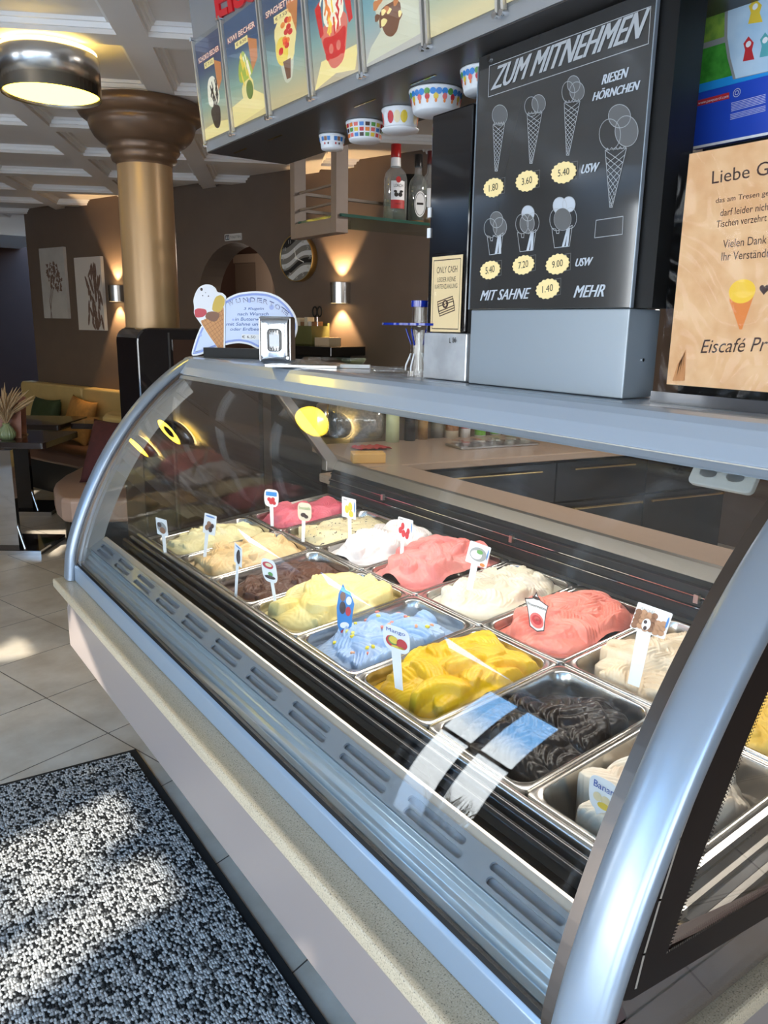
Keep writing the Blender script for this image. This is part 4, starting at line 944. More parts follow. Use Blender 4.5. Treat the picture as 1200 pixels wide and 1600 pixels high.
for (row, k), (fl, what, m, kw) in FL_.items():
    mb, cen, half = pan(row, k); o = mb.build('ice_cream_pan', 'pan')
    tag(o, 'stainless steel pan holding %s gelato in the %s row' % (fl, 'front' if row == 0 else 'rear'), 'pan', 'stainless gelato pans in the case')
    g, surf = gelato(cen, half, 17+row*31+k*5, **kw); go = g.build('ice_cream', m)
    tag(go, '%s gelato, %s' % (fl, what), 'ice cream', 'gelato flavours in the pans')
    if fl == 'light blue':
        r = random.Random(4)
        for i in range(26):
            x, y = r.uniform(-.85, .6)*half[0], r.uniform(-.8, .8)*half[1]; h = surf(x, y)
            if h < -.06: continue
            c = T(cen[0]+x, cen[1]+y, h+.0005); s = .0036
            MB().box(-s*1.4, s*1.4, -s, s, -s*.6, s*.9, rz(c, r.uniform(0, 180))).build('candy_bit', mat('candy', [(.85, .70, .05), (.85, .25, .18), (.9, .45, .25), (.85, .8, .2)][i % 4], .4), go, bev=.001)

# ------------------------------------------------------------------ flavour signs
FN = V3(-.72, -.62, .30); FN /= np.linalg.norm(FN)
def fsign(lab, base, TLp, TRp, BLp, stem, shape='rect', n=FN, depth=.02, sw=5, BRp=None, cardm='white'):
    o = hit(*base, (1.185, 0, .86+depth), T.n)
    W = lambda p: hit(p[0], p[1], o, n)
    bl_, tl, tr = W(BLp), W(TLp), W(TRp); br = W(BRp) if BRp else bl_+tr-tl
    t = thing('flavour_sign', lab, 'sign', o, 'flavour signs stuck in the gelato')
    fr = F(bl_, ((br-bl_)+(tr-tl))/2, ((tl-bl_)+(tr-br))/2, n if n@(CAM-o) > 0 else -n)
    if shape == 'rect': out = rrect(0, 1, 0, 1, .05, 3)
    elif shape == 'paddle': out = [(.5+.5*math.copysign(abs(math.cos(a))**.55, math.cos(a))*(1-.10*(math.sin(a) < 0)*abs(math.sin(a))), .5+.5*math.copysign(abs(math.sin(a))**.55, math.sin(a))) for a in np.linspace(0, 2*PI, 33)[:-1]]
    elif shape == 'crest': out = [(0, .90), (.12, .93), (.34, 1.0), (.45, 1.14), (.5, 1.24), (.55, 1.14), (.66, 1.0), (.88, .93), (1, .90), (.90, .62), (.84, .30), (.80, .02), (.5, -.08), (.20, .02), (.16, .30), (.10, .62)]
    elif shape == 'tall': out = [(.05, .22), (.0, .55), (.12, .82), (.36, 1.0), (.52, .88), (.78, .84), (1.0, .62), (.9, .40), (.82, .10), (.62, -.06), (.30, .02)]
    MB().slab(out, fr, -.0015, .0).build('card', cardm, t)
    if stem:
        s0_, s1_ = W(stem[0]), W(stem[1]); uu = fr.u/np.linalg.norm(fr.u); k = sw/FPX*np.linalg.norm(o-CAM); e = s1_+(s1_-s0_)*.12
        S = F(s0_, uu, (e-s0_), fr.n); MB().slab([(-k*.5, 1), (k*.5, 1), (k*.6, -.05), (-k*.6, -.05)], S, -.0024, -.0008).build('stick', 'white', t)
    return t, fr
def dots(fr, t, items, nm='print', c=.0006):
    by = {}
    for (x, y, rx, ry, m) in items: by.setdefault(m, MB()).flat(ell(x, y, rx, ry, 18), fr, c+.0001*len(by))
    for m, mb in by.items(): mb.build(nm, m, t)
def words(fr, t, s, p0, p1, h, m='blueink', c=.0008):
    mb = MB(); text(mb, s, fr, p0, p1, h, c); mb.build('lettering', m, t)
PM = lambda nm, c: M.setdefault(nm, mat('print '+nm, srgb(*c), .5)) and nm
for nm, c in dict(pred=(196, 44, 50), pdark=(60, 38, 32), pbrown=(140, 96, 66), pyellow=(228, 196, 60), pgreen2=(90, 150, 70), pblue=(70, 130, 200), pgrey=(150, 152, 150), porange=(230, 130, 50), psky=(52, 132, 206), ppink=(226, 110, 104), pcream=(232, 214, 170), ptan=(186, 140, 104), pwhite=(236, 238, 240)).items(): PM(nm, c)
t, f_ = fsign('small photo card with grey brown nut picture, farthest left in the front row', (258, 866), (242.7, 808), (260, 812.7), (245.7, 834), ((255, 836), (258, 866)), BRp=(262.7, 839))
dots(f_, t, [(.5, .45, .42, .34, 'pgrey'), (.55, .30, .25, .2, 'pbrown'), (.3, .6, .2, .15, 'pdark')])
t, f_ = fsign('card with a heap of brown hazelnuts in the beige gelato', (320, 871), (319.3, 800), (338.7, 806.7), (316.7, 831.7), ((323, 834), (319.5, 871)), BRp=(335, 836.7))
dots(f_, t, [(.3, .3, .16, .14, 'pbrown'), (.6, .25, .16, .14, 'pdark'), (.45, .5, .18, .15, 'pbrown'), (.72, .45, .14, .12, 'pdark'), (.5, .88, .38, .04, 'pblue')])
t, f_ = fsign('narrow card with dark chocolate picture in the milk chocolate gelato', (368.5, 927), (364, 843.3), (378.3, 857.3), (365.7, 877.3), ((370.7, 881), (368.3, 927)), BRp=(375, 884))
dots(f_, t, [(.55, .4, .26, .34, 'pdark'), (.6, .65, .16, .16, 'pdark'), (.5, .9, .34, .03, 'pblue')])
t, f_ = fsign('rounded paddle sign with red and green print in front of the vanilla gelato', (430, 943), (406.7, 868.3), (430, 876.7), (411.7, 906.7), ((425, 910), (430, 943)), 'paddle', BRp=(435, 911.7))
dots(f_, t, [(.45, .72, .36, .15, 'pred'), (.5, .74, .22, .08, 'pcream'), (.55, .36, .16, .09, 'pgreen2'), (.5, .22, .36, .08, 'pdark')])
t, f_ = fsign('rounded paddle sign with red berries and blue header in the raspberry gelato', (425, 819), (411.7, 763), (435.3, 766), (412.7, 790.7), ((424, 792), (425, 819)), 'paddle', BRp=(434, 793))
MB().flat([(.12, .62), (.88, .62), (.88, .86), (.12, .86)], f_).build('header', 'psky', t)
dots(f_, t, [(.35, .42, .14, .12, 'pred'), (.62, .44, .14, .12, 'pred'), (.48, .26, .14, .12, 'pred'), (.70, .24, .13, .11, 'pred')])
t, f_ = fsign('cream paddle sign lettered Stracciatella over a chocolate picture', (473.5, 843), (463.3, 784), (486.7, 786.7), (465, 812.7), ((474.3, 814), (473.3, 843)), 'paddle', BRp=(485, 815), cardm='cream')
words(f_, t, 'Stracciatella', (.10, .62), (.90, .62), .17, 'pgreen2'); dots(f_, t, [(.42, .32, .2, .12, 'pdark'), (.62, .24, .16, .1, 'pdark')])
t, f_ = fsign('white card with three yellow lemons before the white gelato', (546.7, 845), (532.3, 775), (556, 780.7), (534.3, 806.7), ((546, 808), (546.7, 845)), BRp=(554, 811.7))
dots(f_, t, [(.36, .42, .15, .20, 'pyellow'), (.60, .58, .15, .22, 'pyellow'), (.66, .22, .17, .16, 'pyellow'), (.90, .6, .04, .28, 'pblue'), (.24, .88, .16, .035, 'pgrey')])
t, f_ = fsign('white card with five red strawberries in front of the strawberry gelato', (626, 884), (621.7, 805.7), (645.7, 813.3), (620, 839.3), ((629.3, 841), (626, 884)), BRp=(642.7, 845))
dots(f_, t, [(.2, .38, .12, .16, 'pred'), (.42, .26, .13, .18, 'pred'), (.66, .22, .13, .18, 'pred'), (.34, .60, .12, .17, 'pred'), (.72, .42, .11, .15, 'pred'), (.92, .62, .035, .24, 'pblue'), (.2, .9, .16, .03, 'pgrey')])
t, f_ = fsign('pale grey coconut card with orange corner over the creamy white gelato', (732, 928), (736, 842.7), (767.7, 856), (726.7, 876.7), ((741.7, 880), (731.7, 928)), BRp=(760, 887.3), sw=9)
dots(f_, t, [(.5, .5, .40, .32, 'pgrey'), (.42, .46, .26, .2, 'pwhite'), (.55, .62, .15, .1, 'pgreen2'), (.80, .10, .12, .08, 'porange'), (.92, .62, .03, .26, 'pblue')])
t, f_ = fsign('crested clear sign lettered Wassermelone over the salmon gelato', (833, 985), (811.4, 928.4), (856.2, 942.6), (821, 976.3), None, 'crest', BRp=(847.8, 986.7), depth=.03)
MB().ribbon([(0, .90), (.12, .93), (.34, 1.0), (.45, 1.14), (.5, 1.24), (.55, 1.14), (.66, 1.0), (.88, .93), (1, .90), (.90, .62), (.84, .30), (.80, .02), (.5, -.08), (.20, .02), (.16, .30), (.10, .62)], .035, f_, .0008, True).flat(ell(.5, 1.04, .18, .055, 16), f_).build('border', 'pdark', t)
words(f_, t, 'Wassermelone', (.08, .72), (.92, .72), .11, 'ink'); dots(f_, t, [(.5, .28, .30, .26, 'ppink'), (.5, .30, .22, .16, 'pred'), (.52, .34, .12, .08, 'ppink')])
t, f_ = fsign('large white card lettered WALNUSS with walnuts and a long stick', (991.5, 1062), (999.2, 940), (1051.7, 959), (983.9, 980), ((1006.9, 985), (991.5, 1062)), BRp=(1039.5, 999.3), sw=17, depth=.025)
words(f_, t, 'WALNUSS', (.10, .76), (.52, .76), .10, 'pgrey')
dots(f_, t, [(.10+.15*(i % 6), .14+.17*(i//6)+.04*(i % 2), .095, .115, 'ptan' if i % 3 else 'pbrown') for i in range(22)]); dots(f_, t, [(.40, .30, .12, .22, 'pwhite'), (.36, .38, .05, .07, 'pdark'), (.40, .16, .05, .08, 'pdark'), (.93, .62, .03, .22, 'pblue')], 'emblem', .0010)
t, f_ = fsign('white paddle sign lettered Mango with a mango picture', (622.7, 1071), (594, 971.8), (639.5, 985.8), (599.3, 1012), ((618.5, 1018), (622.7, 1071)), 'paddle', BRp=(637.8, 1026), sw=13)
words(f_, t, 'Mango', (.14, .68), (.84, .68), .19); dots(f_, t, [(.34, .38, .24, .22, 'pred'), (.38, .42, .19, .17, 'pgreen2'), (.40, .44, .17, .14, 'pyellow'), (.70, .36, .20, .20, 'pred'), (.55, .20, .26, .05, 'pyellow')])
t, f_ = fsign('white paddle sign lettered Banane in the off white gelato', (946, 1292), (914.8, 1207.5), (967, 1228), (919, 1259), ((938, 1268), (948, 1305)), 'paddle', BRp=(958, 1284), sw=14, depth=0)
words(f_, t, 'Banane', (.15, .66), (1.0, .60), .20); dots(f_, t, [(.30, .40, .15, .13, 'pcream'), (.58, .36, .17, .15, 'pcream'), (.52, .20, .22, .10, 'pyellow')])
t, f_ = fsign('tall cut out sign in blue with coloured patches in the light blue gelato', (537, 992), (526, 912), (553.5, 912), (526, 995), None, 'tall', BRp=(553.5, 995), cardm='psky', n=V3(-.6, -.75, .2)/np.linalg.norm([.6, .75, .2]), depth=.01)
dots(f_, t, [(.36, .76, .16, .09, 'pbrown'), (.34, .55, .18, .12, 'pdark'), (.70, .68, .16, .08, 'pwhite'), (.66, .48, .15, .09, 'pred'), (.45, .22, .26, .06, 'pwhite'), (.42, .10, .18, .04, 'pred')])
# ------------------------------------------------------------------ floor mat
def matmat():
    m = bpy.data.materials.new('black and white loop mat'); m.use_nodes = True; nt = m.node_tree; p = nt.nodes['Principled BSDF']; L = nt.links.new
    tc = nt.nodes.new('ShaderNodeTexCoord'); mp = nt.nodes.new('ShaderNodeMapping'); mp.inputs['Scale'].default_value = (150, 95, 1); mp.inputs['Rotation'].default_value = (0, 0, .05); L(tc.outputs['Object'], mp.inputs[0])
    wn = nt.nodes.new('ShaderNodeTexNoise'); wn.inputs['Scale'].default_value = 1.1; wn.inputs['Detail'].default_value = 2; L(mp.outputs[0], wn.inputs['Vector'])
    ad = nt.nodes.new('ShaderNodeVectorMath'); ad.operation = 'MULTIPLY_ADD'; ad.inputs[1].default_value = (.9, .9, 0); L(wn.outputs['Color'], ad.inputs[0]); L(mp.outputs[0], ad.inputs[2])
    v = nt.nodes.new('ShaderNodeTexVoronoi'); v.inputs['Scale'].default_value = 1.0; v.inputs['Randomness'].default_value = .55; L(ad.outputs[0], v.inputs['Vector'])
    sp = nt.nodes.new('ShaderNodeSeparateColor'); L(v.outputs['Color'], sp.inputs[0])
    r = nt.nodes.new('ShaderNodeValToRGB'); r.color_ramp.interpolation = 'LINEAR'; e = r.color_ramp.elements
    e[0].position = .22; e[0].color = (.026, .026, .026, 1); e[1].position = .58; e[1].color = (.60, .585, .56, 1); L(sp.outputs[0], r.inputs[0])
    dr = nt.nodes.new('ShaderNodeValToRGB'); dr.color_ramp.elements[0].position = .45; dr.color_ramp.elements[0].color = (1, 1, 1, 1); dr.color_ramp.elements[1].position = .75; dr.color_ramp.elements[1].color = (.12, .12, .12, 1); L(v.outputs['Distance'], dr.inputs[0])
    mx = nt.nodes.new('ShaderNodeMix'); mx.data_type = 'RGBA'; mx.blend_type = 'MULTIPLY'; mx.inputs['Factor'].default_value = 1; L(r.outputs[0], mx.inputs[6]); L(dr.outputs[0], mx.inputs[7]); L(mx.outputs[2], p.inputs['Base Color'])
    p.inputs['Roughness'].default_value = .9; p.inputs['Specular IOR Level'].default_value = .1
    b = nt.nodes.new('ShaderNodeBump'); b.invert = True; b.inputs['Strength'].default_value = .9; b.inputs['Distance'].default_value = .004; L(v.outputs['Distance'], b.inputs['Height']); L(b.outputs[0], p.inputs['Normal'])
    return m
M['mat'] = matmat()
mo = at(212, 1172, 2, .0)
MF = F((mo[0], mo[1], 0), V3(.9983, -.058, 0), V3(.058, .9983, 0)); MF = F((mo[0], mo[1], 0), V3(.9983, -.058, 0), V3(.008, 1, 0))
fmat = thing('door_mat', 'large black and white flecked entrance mat with black rubber border', 'mat', MF(-.5, -1, 0))
MB().slab([(-1.25, -2.6), (0, -2.6), (0, 0), (-1.25, 0)], MF, .001, .006).build('rubber_border', mat('black rubber', (.012, .012, .012), .7), fmat, bev=.002)
MB().slab([(-1.23, -2.58), (-.028, -2.58), (-.028, -.020), (-1.23, -.020)], MF, .0055, .0095).build('pile', 'mat', fmat)

# ------------------------------------------------------------------ things on top of the case
ZT = 1.4355
# cone shaped offer board
WU = V3(.584, -.812, 0); WSF = F((1.043, 2.60, ZT), WU, (0, 0, 1), (-.812, -.584, 0))
cq = lambda pts, ox=300, oy=420, s=6.667: [tuple(WSF.px(ox+x/s, oy+y/s)) for x, y in pts]
wun = thing('offer_board', 'blue curved offer board lettered WUNDERTÜTE with a picture of an ice cream cone', 'sign', WSF(.2, 0, 0))
shape = cq([(-15, 905), (40, 720), (95, 590), (210, 440), (360, 305), (480, 250), (640, 232), (780, 240), (900, 285), (1000, 370), (1070, 470), (1100, 580), (1092, 660), (1060, 745), (1010, 800), (940, 830), (800, 860), (680, 835), (600, 790), (480, 770), (340, 795), (200, 850), (60, 905)]); shape = soft(shape, 2, .2)
def inset(poly, d):
    P = np.array(poly); n = len(P); area = sum(P[i][0]*P[(i+1) % n][1]-P[(i+1) % n][0]*P[i][1] for i in range(n)); sg = 1 if area > 0 else -1; out = []
    for i in range(n):
        a, b, c = P[i-1], P[i], P[(i+1) % n]; e1, e2 = (b-a)/np.linalg.norm(b-a), (c-b)/np.linalg.norm(c-b)
        nn = np.array([-(e1+e2)[1], (e1+e2)[0]]); nn = nn/(np.linalg.norm(nn)+1e-9); out.append(tuple(b+sg*nn*d))
    return out
MB().slab(shape, WSF, -.004, 0).build('board', 'white', wun)
MB().flat(inset(shape, .006), WSF, .0004).build('blue_border', mat('periwinkle', srgb(140, 160, 222), .4), wun)
MB().flat(inset(shape, .013), WSF, .0008).build('pale_field', mat('pale blue', srgb(206, 218, 242), .4), wun)
dm = MB()
for x, y, r_ in ((90, 690, 32), (600, 330, 45), (830, 400, 50), (430, 530, 22), (620, 410, 18)):
    c = cq([(x, y)])[0]; dm.flat(ell(c[0], c[1], r_*.00017, r_*.00017, 20), WSF, .0011)
dm.build('blue_dots', mat('pale violet dots', srgb(166, 182, 232), .4), wun)
co = cq([(30, 400), (18, 330), (42, 250), (80, 190), (140, 162), (200, 165), (250, 200), (266, 244), (320, 250), (362, 290), (352, 330), (350, 890), (325, 895), (90, 565), (25, 475)]); co = soft(co, 2, .2)
MB().slab(co, WSF, .001, .004).build('cone_cutout', 'white', wun)
def art(pts, m, c, nm): MB().flat(soft(cq(pts), 2, .2), WSF, c).build(nm, m, wun)
PMX = dict(wafer=(206, 146, 88), waferline=(160, 100, 56), scoopred=(200, 70, 78), scoopyellow=(212, 178, 76), scoopbrown=(134, 92, 66), creamw=(232, 232, 236))
for nm, c in PMX.items(): M[nm] = mat('print '+nm, srgb(*c), .5)
art([(88, 540), (140, 530), (330, 390), (340, 420), (335, 880), (320, 880), (200, 720)], 'wafer', .0042, 'wafer_print')
lw_ = MB()
for k in range(8):
    A, B = cq([(110+28*k, 545-22*k), (330, 860-95*k*.55)]); lw_.ribbon([A, B], .0011, WSF, .0045)
    A, B = cq([(335, 430+45*k), (110+26*k*.9, 560+38*k)]); lw_.ribbon([A, B], .0011, WSF, .0045)
lw_.build('wafer_lines', 'waferline', wun)
art([(40, 500), (30, 430), (70, 410), (150, 420), (165, 460), (130, 500), (70, 510)], 'scoopred', .0046, 'scoop_print')
art([(140, 510), (160, 455), (230, 440), (305, 470), (270, 540), (230, 555)], 'scoopbrown', .0046, 'scoop_print')
art([(215, 440), (225, 360), (255, 290), (310, 270), (350, 310), (345, 380), (300, 455)], 'scoopyellow', .0048, 'scoop_print')
art([(30, 395), (30, 330), (55, 255), (90, 200), (140, 178), (200, 180), (245, 215), (255, 280), (230, 350), (180, 415), (110, 405)], 'creamw', .0050, 'cream_print')
for x, y, r_ in ((108, 215, 30), (180, 285, 14), (120, 280, 12), (150, 250, 10)):
    c = cq([(x, y)])[0]; MB().flat(ell(c[0], c[1], r_*.00017, r_*.00017, 12), WSF, .0053).build('chocolate_drop', 'pdark', wun)
lt = MB(); ot = MB()
for ch, x, y, a in zip('WUNDERTÜTE', (415, 490, 562, 636, 705, 765, 822, 884, 936, 972), (378, 358, 350, 348, 354, 368, 390, 420, 450, 480), (22, 12, 5, 0, -6, -12, -20, -26, -32, -38)):
    c = np.array(cq([(x, y)])[0]); d = np.array([math.cos(math.radians(a)), math.sin(math.radians(a))]); w = .0105 if ch == 'W' else .0085
    text(ot, ch, WSF, c-d*w*1.02, c+d*w*1.02, .0155, .0020, offset=.03); text(lt, ch, WSF, c-d*w*.80, c+d*w*.80, .0120, .0026)
ot.build('title_outline', mat('slate outline', srgb(88, 100, 150), .5), wun); lt.build('title_lettering', mat('pale title', srgb(214, 222, 242), .5), wun)
lt = MB(); tp = lambda s, x0, x1, y, h=42: text(lt, s, WSF, cq([(x0, y)])[0], cq([(x1, y)])[0], h*.000245, .0012, shear=.2, offset=.012)
tp('3 Kugeln', 540, 750, 435); tp('nach Wunsch', 475, 800, 487); tp('in Butterw', 450, 705, 540); tp('mit Sahne un', 358, 690, 592); tp('oder Erdbee', 400, 700, 645)
lt.build('lettering', mat('blue print', srgb(72, 104, 170), .5), wun)
A, B = cq([(520, 735), (800, 735)]); MB().slab(rrect(A[0], B[0], A[1], A[1]+.017, .003), WSF, .0008, .0014).build('price_plate', 'white', wun)
lt = MB(); text(lt, '€ 6,50', WSF, (A[0]+.002, A[1]+.003), (A[0]+.052, A[1]+.003), .0105, .002); lt.build('price_lettering', 'ink', wun)
MB().box(.04, .34, -.03, -.004, .0, .032, F(WSF.o, WSF.u, -WSF.n, (0, 0, 1))).build('stand_foot', 'black', wun)

# chrome napkin dispenser
n0 = at(405, 567, 2, ZT); n1 = at(454, 562.5, 2, ZT); nu = V3(.74, -.6726, 0)
NF = F(n0, nu, (0, 0, 1)); nw = NF.px(455, 545)[0]; nh = NF.px(404, 494)[1]
nap = thing('napkin_dispenser', 'chrome napkin dispenser standing before the blue offer board', 'napkin dispenser', n0)
M['chrome2'] = mat('worn chrome', (.55, .56, .58), .14, 1)
MB().slab(rrect(0, nw, .001, nh, .008), NF, -.055, 0).build('housing', 'chrome2', nap, bev=.004, seg=3)
bl_ = lambda a, b: .001+.0085*math.sqrt(max(0, 1-(2*a-1)**4))*(1-abs(2*b-1)**6)**.5
MB().grid([[NF(nw*(.04+.92*i/24), nh*(.03+.94*j/24), bl_(i/24, j/24)) for j in range(25)] for i in range(25)]).build('face_plate', 'chrome2', nap)
dg2 = mat('napkin slot', (.05, .05, .05), .2, .8)
MB().slab(rrect(nw*.28, nw*.74, nh*.25, nh*.74, .012), NF, .008, .0105).build('opening', dg2, nap, bev=.0015)
MB().slab(rrect(nw*.36, nw*.66, nh*.33, nh*.66, .006), NF, .0095, .0115).build('napkins', 'white', nap)
for k in range(4):
    for z in (.28, .62): MB().box(nw*(.36+.08*k), nw*(.40+.08*k), nh*z, nh*(z+.08), .009, .0135, NF).build('spring_clip', 'chrome', nap)
for a in (.10, .90): MB().cyl(None, .004, .004, .007, 10, F(NF(nw*a, nh*.12, 0), NF.u, NF.v)).build('rivet', 'chrome', nap)
# acrylic cone holder with blue discs and spatula tray
ch0 = at(653, 588, 2, ZT)
chd = thing('cone_holder', 'clear acrylic cone stand with blue disc and blue knob left of the cash sign', 'stand', ch0)
M['bluea'] = mat('translucent blue acrylic', (.01, .03, .30), .08, coat=.5)
MB().cyl((ch0[0], ch0[1], 0), .036, ZT, ZT+.014, 28).lathe([(.019, ZT+.014), (.019, 1.55)], (ch0[0], ch0[1], 0), 20).lathe([(.012, ZT+.014), (.012, 1.55)], (ch0[0], ch0[1], 0), 16).build('clear_column', 'clear', chd)
for k in range(4):
    a = k*PI/2+.4; p = lambda r_, z: (ch0[0]+r_*math.cos(a), ch0[1]+r_*math.sin(a), z)
    MB().tube([p(.034, ZT+.014), p(.033, ZT+.024), p(.020, ZT+.052)], .0022, 6).build('foot_rib', 'white', chd); MB().tube([p(.020, ZT+.072), p(.035, ZT+.108)], .0022, 6).build('head_rib', 'bluea', chd)
MB().cyl((ch0[0], ch0[1], 0), .086, 1.551, 1.556, 40).build('blue_disc', 'bluea', chd)
MB().cyl((ch0[0], ch0[1], 0), .020, 1.592, 1.606, 24).build('blue_knob', 'bluea', chd)
MB().cyl((ch0[0], ch0[1], 0), .0165, 1.557, 1.592, 20).build('clear_neck', 'clear', chd)
b0 = at(612, 583, 2, ZT); tag(MB().lathe([(.0001, ZT+.001), (.052, ZT+.001), (.055, ZT+.006), (.055, ZT+.013), (.050, ZT+.014), (.048, ZT+.005), (.0001, ZT+.004)], (b0[0], b0[1], 0), 36).build('round_dish', 'clear'), 'low round clear dish at the foot of the acrylic cone stand', 'dish')
s0 = at(520, 575, 2, ZT); SPF = F(s0, V3(.75, -.66, 0), V3(.66, .75, 0))
spt = thing('serving_tray', 'shallow clear tray tilted on a folded napkin on the case top', 'tray', s0)
MB().slab(rrect(-.10, .08, .0, .10, .012), F(s0, SPF.u, SPF.v*.98+V3(0, 0, .16)), .004, .009).build('tray_plate', 'clear', spt, bev=.001)
MB().slab(rrect(-.19, .02, -.015, .07, .01), SPF, .0005, .006).build('steel_sheet', 'steel', spt)
MB().box(.02, .10, .0, .018, .001, .010, SPF).build('handle', 'white', spt)

# black tower with cash notice on a metal foot
tw = thing('black_tower', 'slim glossy black tower on a brushed metal foot carrying the cash only notice', 'tower', (1.18, 1.33, ZT))
MB().box(1.10, 1.27, 1.272, 1.404, 1.537, 1.98).build('body', 'blackgloss', tw, bev=.004)
MB().box(1.104, 1.27, 1.241, 1.270, 1.437, 1.98).build('side_strip', 'black', tw, bev=.002)
M['brushedalu'] = mat('streaked aluminium', (.80, .82, .84), .25, .5, col2=(.60, .62, .64), nscale=14, bump=1, bscale=22)
MB().box(1.094, 1.27, 1.258, 1.404, ZT+.001, 1.536).build('metal_foot', 'brushedalu', tw, bev=.003)
XT = F((1.0995, 1.404, 0), (0, -1, 0), (0, 0, 1))
lt = MB(); tpx(lt, 'L 86', XT, (706, 536), (717, 535), (706, 528), .0075); lt.build('plate_mark', 'ink', tw)
for y in (330, 362): a, z = XT.px(676, y); MB().box(-.002, .008, z-.012, z+.008, 0, .003, XT).build('clip', 'white', tw)
cs = thing('cash_notice', 'cream ONLY CASH notice in a clear sleeve on the black tower', 'sign', (1.098, 1.34, 1.54))
CS = F((1.0975, 1.404, 0), (0, -1, 0), (0, 0, 1))
c0_ = CS.px(676, 402); c1_ = CS.px(724, 391); c2_ = CS.px(674, 518)
ca0, ca1, cz0, cz1 = c0_[0], c1_[0], c2_[1], c0_[1]
M['papercream'] = mat('cream paper', srgb(250, 222, 170), .7)
MB().box(ca0, ca1, cz0, cz1, 0, .0008, CS).build('paper', 'papercream', cs)
MB().box(ca0-.004, ca1+.004, cz0-.006, cz1+.008, .0012, .0018, CS).build('clear_sleeve', 'sleeve', cs)
W, H = ca1-ca0, cz1-cz0; lt = MB(); C2 = F(CS(ca0, cz0, 0), CS.u*W, CS.v*H, CS.n)
text(lt, 'ONLY CASH', C2, (.17, .78), (.84, .78), .085, .001); text(lt, 'LEIDER KEINE', C2, (.20, .665), (.80, .665), .06, .001); text(lt, 'KARTENZAHLUNG', C2, (.12, .575), (.86, .575), .06, .001)
lt.ribbon([(.06, .04), (.94, .04), (.94, .95), (.06, .95)], .012, C2, .001, True)
for k in range(3): lt.ribbon([(.22+.02*k, .40-.03*k), (.72+.02*k, .47-.03*k), (.77+.02*k, .35-.03*k), (.27+.02*k, .27-.03*k)], .014, C2, .001, True)
lt.flat(ell(.49, .37, .10, .055, 20), C2, .0011).build('lettering', 'brownink', cs)
lt = MB(); text(lt, '$', C2, (.45, .335), (.53, .335), .07, .0014); lt.build('dollar_mark', 'papercream', cs)

# chalk style menu panel above its grey box
bx_ = thing('grey_box', 'plain blue grey metal box under the engraved menu panel', 'box', (1.12, 1.04, ZT))
M['greybox'] = mat('blue grey box paint', srgb(150, 160, 168), .3, .2, coat=.3)
MB().box(1.080, 1.162, .842, 1.232, ZT+.001, 1.583).build('shell', 'greybox', bx_, bev=.002)
MB().cyl(None, .003, 0, .002, 10, F((1.125, .842, 1.50), (1, 0, 0), (0, 0, 1))).build('screw', 'chrome', bx_)
mp_ = thing('menu_board', 'tall glossy dark menu panel engraved ZUM MITNEHMEN with cones, tubs and prices', 'menu board', (1.12, 1.04, 1.584))
MB().box(1.086, 1.152, .804, 1.238, 1.584, 2.048).build('black_case', 'black', mp_)
M['acrylic'] = mat('dark glossy acrylic', (.040, .039, .038), .10, coat=1.0)
MB().box(1.076, 1.081, .838, 1.234, 1.584, 2.045).build('acrylic_front', 'acrylic', mp_, bev=.001)
BP = F((1.0757, 1.234, 0), (0, -1, 0), (0, 0, 1))
M['engrave'] = mat('engraved pale line', srgb(176, 178, 180), .6); M['engrave2'] = mat('engraved bright fill', srgb(190, 196, 204), .6); M['engrave3'] = mat('engraved grey fill', srgb(96, 96, 96), .6)
bq = lambda pts: [tuple(BP.px(640+x/3, y/3)) for x, y in pts]
bpx = lambda x, y: (640+x/3, y/3)
lt = MB(); tpx(lt, 'ZUM MITNEHMEN', BP, bpx(383, 425), bpx(1080, 178), bpx(412, 312), shear=.12, bold=.0016)
lt.build('title_lettering', 'engrave', mp_)
lt = MB()
def bt(s, bl_, br_, tl_): tpx(lt, s, BP, bpx(*bl_), bpx(*br_), bpx(*tl_), shear=.22, bold=.0008)
bt('RIESEN', (902, 398), (1022, 362), (908, 352)); bt('HÖRNCHEN', (858, 475), (1075, 420), (865, 425)); bt('USW', (805, 815), (885, 803), (812, 772)); bt('USW', (778, 1250), (855, 1243), (784, 1212)); bt('MIT SAHNE', (332, 1410), (560, 1400), (340, 1362)); bt('MEHR', (770, 1395), (910, 1390), (780, 1340))
lt.build('lettering', 'engrave2', mp_)
ln = MB(); lw2 = .0011
ln.ribbon(bq([(375, 310), (1132, 30), (1120, 205), (370, 455)]), lw2, BP, .0005, True)
ln.ribbon(bq([(875, 1033), (1002, 1014), (998, 1098), (868, 1115)]), lw2, BP, .0005, True)
def cone(x0, x1, yt, xb, yb_, rows):
    A = np.array(bq([(x0, yt), (x1, yt-8*(x1-x0)/70), (xb+6, yb_), (xb-6, yb_)]))
    ln.ribbon([tuple(p) for p in A], lw2, BP, .0006, True)
    for k in range(rows):
        f0, f1 = k/rows, min(1, (k+2.2)/rows); L = lambda f: A[0]+(A[3]-A[0])*f; R = lambda f: A[1]+(A[2]-A[1])*f
        ln.ribbon([L(f0), R(f1)], lw2*.8, BP, .0006); ln.ribbon([R(f0), L(f1)], lw2*.8, BP, .0006)
    n = 10; zz = []
    for i in range(n+1): q = A[0]+(A[1]-A[0])*i/n; zz.append((q[0], q[1]+(.003 if i % 2 else -.001)))
    ln.ribbon(zz, lw2, BP, .0006)
    return A
_bc = .0002
def ball(x, y, rx, ry, fill=None):
    pts = bq([(x+rx*math.cos(a), y+ry*math.sin(a)) for a in np.linspace(0, 2*PI, 33)[:-1]])
    global _bc; _bc += .00002
    if fill: MB().flat(pts, BP, _bc).build('scoop_fill', fill, mp_)
    ln.ribbon(pts, lw2, BP, .0006, True)
